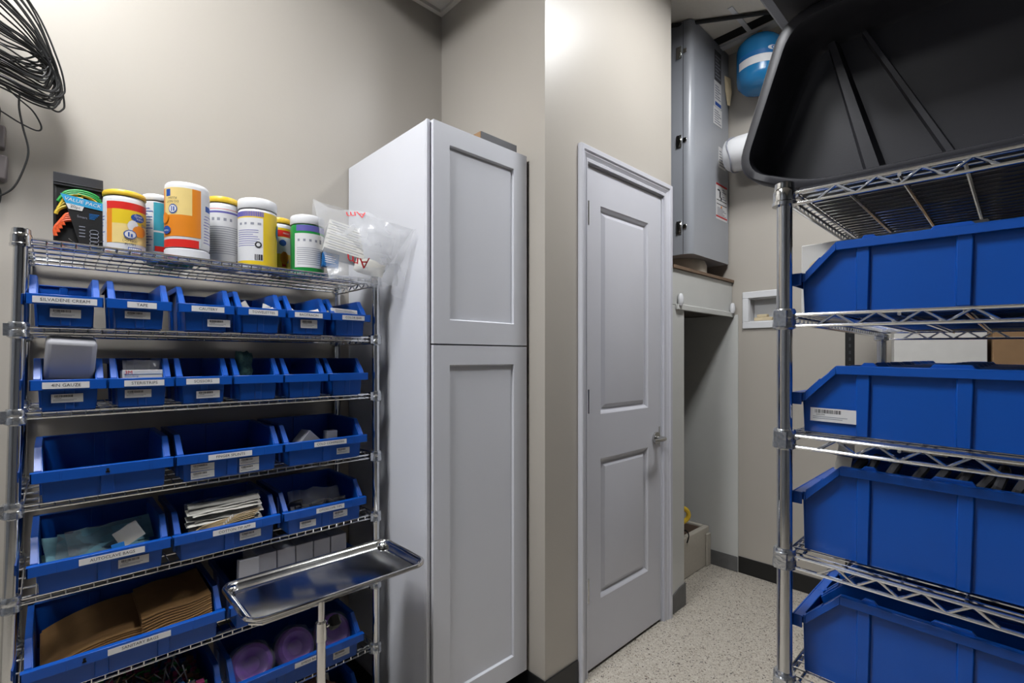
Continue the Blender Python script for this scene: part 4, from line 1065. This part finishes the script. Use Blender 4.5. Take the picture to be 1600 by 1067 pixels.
# blue expansion tank on the far wall
tk = thing('expansion_tank', 'small blue pressure tank hanging high on the far wall beside the heater', 'tank', (2.945, 1.035, 3.00), (0, 0, 0))
m = MB(); R = .122
m.lathe([(0, -.155), (.05, -.150), (.09, -.135), (R - .006, -.105), (R, -.08), (R, .085), (R - .006, .11), (.09, .138), (.05, .152), (0, .157)], 40); obj('tank_shell', m, TANKB, tk)
m = MB()
rr = R + .0006; n = 26
lo = []; hi = []
for k in range(n + 1):
    a = math.radians(-130 + 160 * k / n); lo.append(m.v((rr * math.sin(a) * 1.0, -rr * math.cos(a), -.045))); hi.append(m.v((rr * math.sin(a), -rr * math.cos(a), .0)))
for k in range(n): m.face([lo[k], lo[k + 1], hi[k + 1], hi[k]], 0)
lo = []; hi = []
for k in range(n + 1):
    a = math.radians(-130 + 160 * k / n); lo.append(m.v((rr * math.sin(a), -rr * math.cos(a), .002))); hi.append(m.v((rr * math.sin(a), -rr * math.cos(a), .026)))
for k in range(n): m.face([lo[k], lo[k + 1], hi[k + 1], hi[k]], 1)
o = obj('band_label', m, [WHITE, SEABLUE], tk, smooth=1.2, recalc=False)
m = MB()
def wrap(a0, z0, sx): return lambda x, y: (((rr + .0012) * math.sin(math.radians(a0) + x * sx / rr)), -(rr + .0012) * math.cos(math.radians(a0) + x * sx / rr), z0 + y)
for (rx, rz, q, dd) in ((.030, .013, 0, 0), (.011, .010, 1, .0005), (.005, .005, 0, .001)):
    ring = []
    for k in range(20):
        a = 2 * PI * k / 20; p = wrap(-38, .028, 1)(rx * math.cos(a), rz * math.sin(a)); ring.append(m.v((p[0] * (1 + dd * 6), p[1] * (1 + dd * 6), p[2])))
    m.face(ring, q)
o = obj('eye_badge', m, [WHITE, SEABLUE], tk, smooth=0, recalc=False)
m = MB(); m.cyl((0, 0, .155), (0, 0, .19), .016, 14); obj('top_fitting', m, BRASS, tk)
m = MB(); m.prism([(-.05, -.15), (-.01, -.135), (.03, -.16), (.01, -.20), (-.02, -.175)], 'y', -.09, -.086); o = obj('hanging_tag', m, [YELLP], tk, smooth=0)
m = MB(); m.box(R - .005, UF - 2.945 - .001, -.02, .02, -.06, .06); obj('wall_bracket', m, STEELR, tk, smooth=0)

# white wrapped duct on the far wall
dk = thing('wrapped_duct', 'white plastic-wrapped duct end on the far wall beside the heater', 'duct', (2.90, 1.085, 2.51), (0, 0, 0))
m = MB(); rings = []
for i, (y, r) in enumerate(((.125, .045), (.118, .075), (.10, .092), (.04, .097), (-.04, .094), (-.14, .097), (-.24, .095), (-.34, .097))):
    ring = []
    for k in range(24):
        t_ = 2 * PI * k / 24; j = 1 + rnd.uniform(-.035, .035); ring.append((r * j * math.cos(t_), y, r * j * math.sin(t_)))
    rings.append(ring)
m.loops(rings, 0, True, True); obj('duct_wrap', m, PAPERW if False else WHITEP, dk, smooth=1.0)
m = MB(); m.tube([(.098 * math.cos(a), .075 + .01 * math.sin(3 * a), .098 * math.sin(a)) for a in [2 * PI * k / 20 for k in range(20)]], .004, 6, closed=True); obj('tie_band', m, GREYINK, dk)
m = MB(); m.box(.09, UF - 2.90, -.30, -.27, -.02, .02); obj('duct_strap', m, STEELR, dk, smooth=0)

# washer outlet box in the far wall
wo = thing('outlet_box', 'white recessed plumbing outlet box in the far wall beside the chrome post', 'outlet box', (UF, 1.065, 1.612))
m = MB()
A_, B_ = .115, .112; ia, ib = .078, .071
for (y0, y1, z0, z1) in ((-A_, A_, ib, B_), (-A_, A_, -B_, -ib), (-A_, -ia, -ib, ib), (ia, A_, -ib, ib)): m.box(-.012, -.001, y0, y1, z0, z1)
obj('frame', m, WHITEP, wo, smooth=0, bevel=.003)
e = .0008
m = MB(); m.box(.070, .0742, -ia + e, ia - e, -ib + e, ib - e); m.box(-.002, .070, -ia + e, -ia + .004, -ib + e, ib - e); m.box(-.002, .070, ia - .004, ia - e, -ib + e, ib - e); m.box(-.002, .070, -ia + .004, ia - .004, -ib + e, -ib + .004); m.box(-.002, .070, -ia + .004, ia - .004, ib - .004, ib - e)
obj('recess_box', m, WHITEP, wo, smooth=0)
m = MB(); m.box(.010, .050, -.045, .055, -ib + .005, -ib + .026); m.box(.012, .046, -.02, .04, -ib + .026, -ib + .044); m.cyl((.03, -.045, -ib + .016), (.03, -.060, -ib + .016), .006, 10); obj('valve', m, TAN, wo, bevel=.003)
m = MB(); m.cyl((.03, -.060, -ib + .016), (.03, -.064, -ib + .016), .010, 12); obj('valve_handle', m, REDINK, wo)

# mop sink with yellow-handled thing
sk_ = thing('mop_sink', 'low off-white mop sink on the floor of the closet', 'sink', (2.77, 1.385, 0))
sw, sdp, sh = 3.066 - 2.77, .60, .245
x0 = -.38
m = MB()
for (a, b, c, d) in ((x0, sw, 0, .035), (x0, sw, sdp - .035, sdp), (x0, x0 + .035, .035, sdp - .035), (sw - .035, sw, .035, sdp - .035)): m.box(a, b, c, d, 0, sh)
obj('basin_walls', m, SINKM, sk_, smooth=0, bevel=.006, bseg=2)
m = MB(); m.box(x0 + .036, sw - .036, .036, sdp - .036, 0.02, .05); m.box(sw - .037, sw - .0351, .036, sdp - .036, .05, sh - .012); m.box(x0 + .036, sw - .036, sdp - .037, sdp - .0351, .05, sh - .012); o = obj('basin_inside', m, SINKIN, sk_, smooth=0); o['label'] = 'stained brown inside of the sink'
m = MB(); m.box(sw - .055, sw - .0, -.012, 0, 0, sh - .04); obj('corner_leg', m, SINKM, sk_, smooth=0, bevel=.004)
yh = thing('hose_handle', 'yellow loop handle with a thin dark cord over the mop sink rim', 'handle', (2.79, 1.44, .350), (0, 0, -.6))
m = MB(); m.tube([(.055 * math.cos(a) * (1.0 if math.cos(a) > 0 else .6), 0, .045 * math.sin(a) + .01) for a in [2 * PI * k / 16 for k in range(16)]], .014, 8, closed=True); m.tube([(-.03, .02, -.03), (-.06, .10, -.06)], .014, 8); obj('grip', m, YELLOW, yh)
m = MB(); m.tube(catmull([(-.01, 0, -.04), (0, -.02, -.07), (.01, -.06, -.068), (.012, -.078, -.09), (.0, -.08, -.13)], 6), .004, 6); obj('cord', m, DARK, yh)

# ------------------------------------------------------------------ things on / behind the right rack
# side-door slotted black shelving behind, with cartons
bs = thing('slotted_shelving', 'black slotted steel shelving standing by the far wall behind the chrome rack', 'shelving', (2.60, .532, 0), (0, 0, math.radians(11.6)))
BL = .80
for (x, y) in ((0, 0), (.20, 0), (0, -BL), (.20, -BL)):
    m = MB(); m.box(x - .0175, x + .0175, y - .0175, y - .0150, 0, 1.9); m.box(x - .0175, x - .015, y - .0175, y + .0175, 0, 1.9)
    for k in range(60): m.box(x - .0181, x - .0174, y - .004, y + .004, .08 + k * .03, .095 + k * .03, 1)
    obj('upright', m, [BLACKR, DARKIT], bs, smooth=0)
for z in (.25, .70, 1.18, 1.75):
    m = MB(); m.box(-.01, .21, -BL - .012, -.02, z - .03, z - .004); obj('steel_shelf', m, BLACKR, bs, smooth=0)
t = carton('white_carton', .290, .27, .18, CARDW, 'large white carton on the black shelving behind the chrome rack', 'carton', (2.650, .235, 1.177), (0, 0, -PI / 2 + .2), bevel=.002)
carton('brown_carton', .20, .27, .18, CARDB, 'brown carton right of the white carton on the black shelving', 'carton', (2.700, -.02, 1.177), (0, 0, -PI / 2 + .2), bevel=.002)
t = thing('file_box', 'white card box with a round finger hole beside the top long blue bin', 'box', (1.20, .318, 1.4085))
m = MB(); m.box(-.062, .062, -.28, 0, 0, .150); obj('box_body', m, CARDW, t, smooth=0, bevel=.0015)
m = MB(); m.cyl((-.0622, -.03, .10), (-.0628, -.03, .10), .016, 18); m.cyl((.0, -.0, .10), (0, .0008, .10), .016, 18); obj('finger_hole', m, TAN, t)
# dark tools in the deep bin
RP = RB[(3, 0)]
rnd = random.Random(31)
for k in range(11):
    w = rnd.uniform(.026, .040)
    m = MB()
    m.prism([(-w, 0), (w * .6, 0), (w, .05), (w * .5, .098 + rnd.uniform(-.006, .012)), (-w * .3, .106), (-w * .9, .08)], 'y', -.006, .006)
    o = obj('splint_part', m, DARKIT, None, (RP.location.x - .004 + rnd.uniform(-.004, .004), LIPR - .055 - k * .026, RP.location.z + .085), (.45 + rnd.uniform(-.1, .1), 0, rnd.uniform(-.12, .12)), smooth=0, bevel=.003)
    tag(o, 'dark grey padded brace part packed upright in the deep bin of the right rack', 'brace part', 'dark parts in the deep right bin')
packet('white_card', .03, .07, .002, PAPERW, 'white card with a red mark at the front of the deep right bin', 'card', (RP.location.x + .045, LIPR - .055, RP.location.z + .135), (0.3, 0, 1.2), seed=401, nx=3, nz=3)
packet('grey_flap', .06, .05, .004, CARDG, 'pale grey flap lying on the dark parts in the deep right bin', 'flap', (RP.location.x - .01, LIPR - .080, RP.location.z + .172), (-1.3, 0, 1.4), seed=402, nx=3, nz=3)
t = thing('red_tool', 'small red and white tool lying on the shelf behind the deep right bin', 'tool', (1.30, .300, ZR[3] + .004), (0, -.5, .4))
m = MB(); m.cyl((-.02, 0, .012), (.05, 0, .012), .008, 10); obj('tool_handle', m, REDINK, t)
m = MB(); m.cyl((.05, 0, .012), (.10, 0, .012), .004, 8); m.box(-.024, -.02, -.01, .01, .002, .02); obj('tool_shaft', m, BLACKR, t)

# black tote lying on its side on the rack, mouth towards the camera side
TT = thing('storage_tote', 'large black plastic tote lying on its side on top of the right rack', 'tote', (1.040, 0, 1.6352), (TILT, 0, 0))
# local: x = depth (0 mouth .. deep), y = across, z = up; the short sides slant
ZH = .352; SL = .30
def trect(ins, x, r=.06, n=7):
    k = .41421 * ins
    P = [(.418 - ins, .062 + ins * .3), (.418 - SL * (ZH - .062) - ins, ZH - ins), (-.73 + SL * (ZH - .062) + ins, ZH - ins), (-.73 + ins, .062 + ins * .3), (-.60 + k, ins), (.285 - k, ins)]
    P = [Vector(q) for q in P]; N = len(P)
    pts = []
    for k in range(N):
        p, a, b = P[k], (P[k - 1] - P[k]).normalized(), (P[(k + 1) % N] - P[k]).normalized()
        q0, q1 = p + a * r, p + b * r
        for t in range(n + 1):
            t = t / n; q = q0 * (1 - t) ** 2 + p * 2 * t * (1 - t) + q1 * t * t
            pts.append((x, q.x, q.y))
    return pts
m = MB()
TD_ = .115
secs = [(.016, .030, .05), (.000, .030, .056), (.0, .004, .056), (.004, .0, .055), (.018, .001, .05), (.022, .010, .048), (.024, .06, .045), (.026, TD_ - .012, .045), (.034, TD_, .04)]
m.loops([trect(i_, x, r) for i_, x, r in secs], 0, cap1=True)
m.loops([trect(i_, x, r) for i_, x, r in [(.016, .030, .05), (.018, .034, .05), (.020, .08, .05), (.026, TD_ + .010, .05)]], 0, cap1=True)
obj('tote_shell', m, BLACKP, TT, smooth=0.9, recalc=False)
def shadow_rib(ya, za, yb, zb, wa, wb, h, name='shadow_stripe_rib'):  # cast-shadow stripes inside the tote, put into the shape as raised ribs
    m = MB(); xb = TD_ + .0005
    d = Vector((yb - ya, zb - za)).normalized(); nrm = Vector((-d.y, d.x))
    def P(y, z, o): return (y + nrm.x * o, z + nrm.y * o)
    ring0 = [(xb, *P(ya, za, -wa)), (xb - h, *P(ya, za, -wa * .55)), (xb - h, *P(ya, za, wa * .55)), (xb, *P(ya, za, wa))]
    ring1 = [(xb, *P(yb, zb, -wb)), (xb - h, *P(yb, zb, -wb * .55)), (xb - h, *P(yb, zb, wb * .55)), (xb, *P(yb, zb, wb))]
    m.loops([ring0, ring1], 0, True, True); obj(name, m, BLACKP, TT, smooth=0)
shadow_rib(.268, .315, .195, .045, .010, .018, .026)
shadow_rib(.215, .315, .085, .045, .006, .008, .020)
lp = thing('added_deck_sheet', 'flat black sheet added to darken the top deck of the right rack under the tote', 'lid', (1.0, 0, 1.6215), (TILT, 0, 0))  # added black sheet that darkens the deck, standing in for the tote's underside
m = MB(); m.box(0, .84, -.045, .285, 0, .012); m.box(.83, .84, -.045, .285, .012, .02); obj('dark_sheet', m, BLACKP, lp, smooth=0, bevel=.003)
T2 = thing('storage_tote', 'second black plastic tote stacked on top of the tote on the right rack', 'tote', (.90, .0, 1.995))
m = MB(); m.loops([[(0, .352 - i, zz), (.40, .352 - i, zz), (.40, -.45 + i, zz), (0, -.45 + i, zz)] for i, zz in ((.03, .0), (.0, .02), (.0, .05), (.02, .06), (.03, .34))], 0, True, True)
obj('tote_shell', m, BLACKP, T2, smooth=0, bevel=.012, bseg=3)
m = MB(); m.box(-.012, .412, -.462, .360, .335, .36); obj('tote_lid', m, BLACKP, T2, smooth=0, bevel=.006, bseg=2)

# ------------------------------------------------------------------ world and view
w = bpy.data.worlds.new('world'); SC.world = w; w.use_nodes = True
w.node_tree.nodes['Background'].inputs[0].default_value = (0.9, 0.95, 1, 1)
w.node_tree.nodes['Background'].inputs[1].default_value = 0.01
SC.view_settings.view_transform = 'Standard'
SC.view_settings.look = 'None'
SC.view_settings.gamma = 1.0
SC.view_settings.use_curve_mapping = False
SC.view_settings.exposure = 0.15
SC.cycles.max_bounces = 8
SC.cycles.diffuse_bounces = 1
SC.cycles.glossy_bounces = 4
SC.cycles.transparent_max_bounces = 16
SC.cycles.use_denoising = True
SC.cycles.sample_clamp_indirect = 6.0
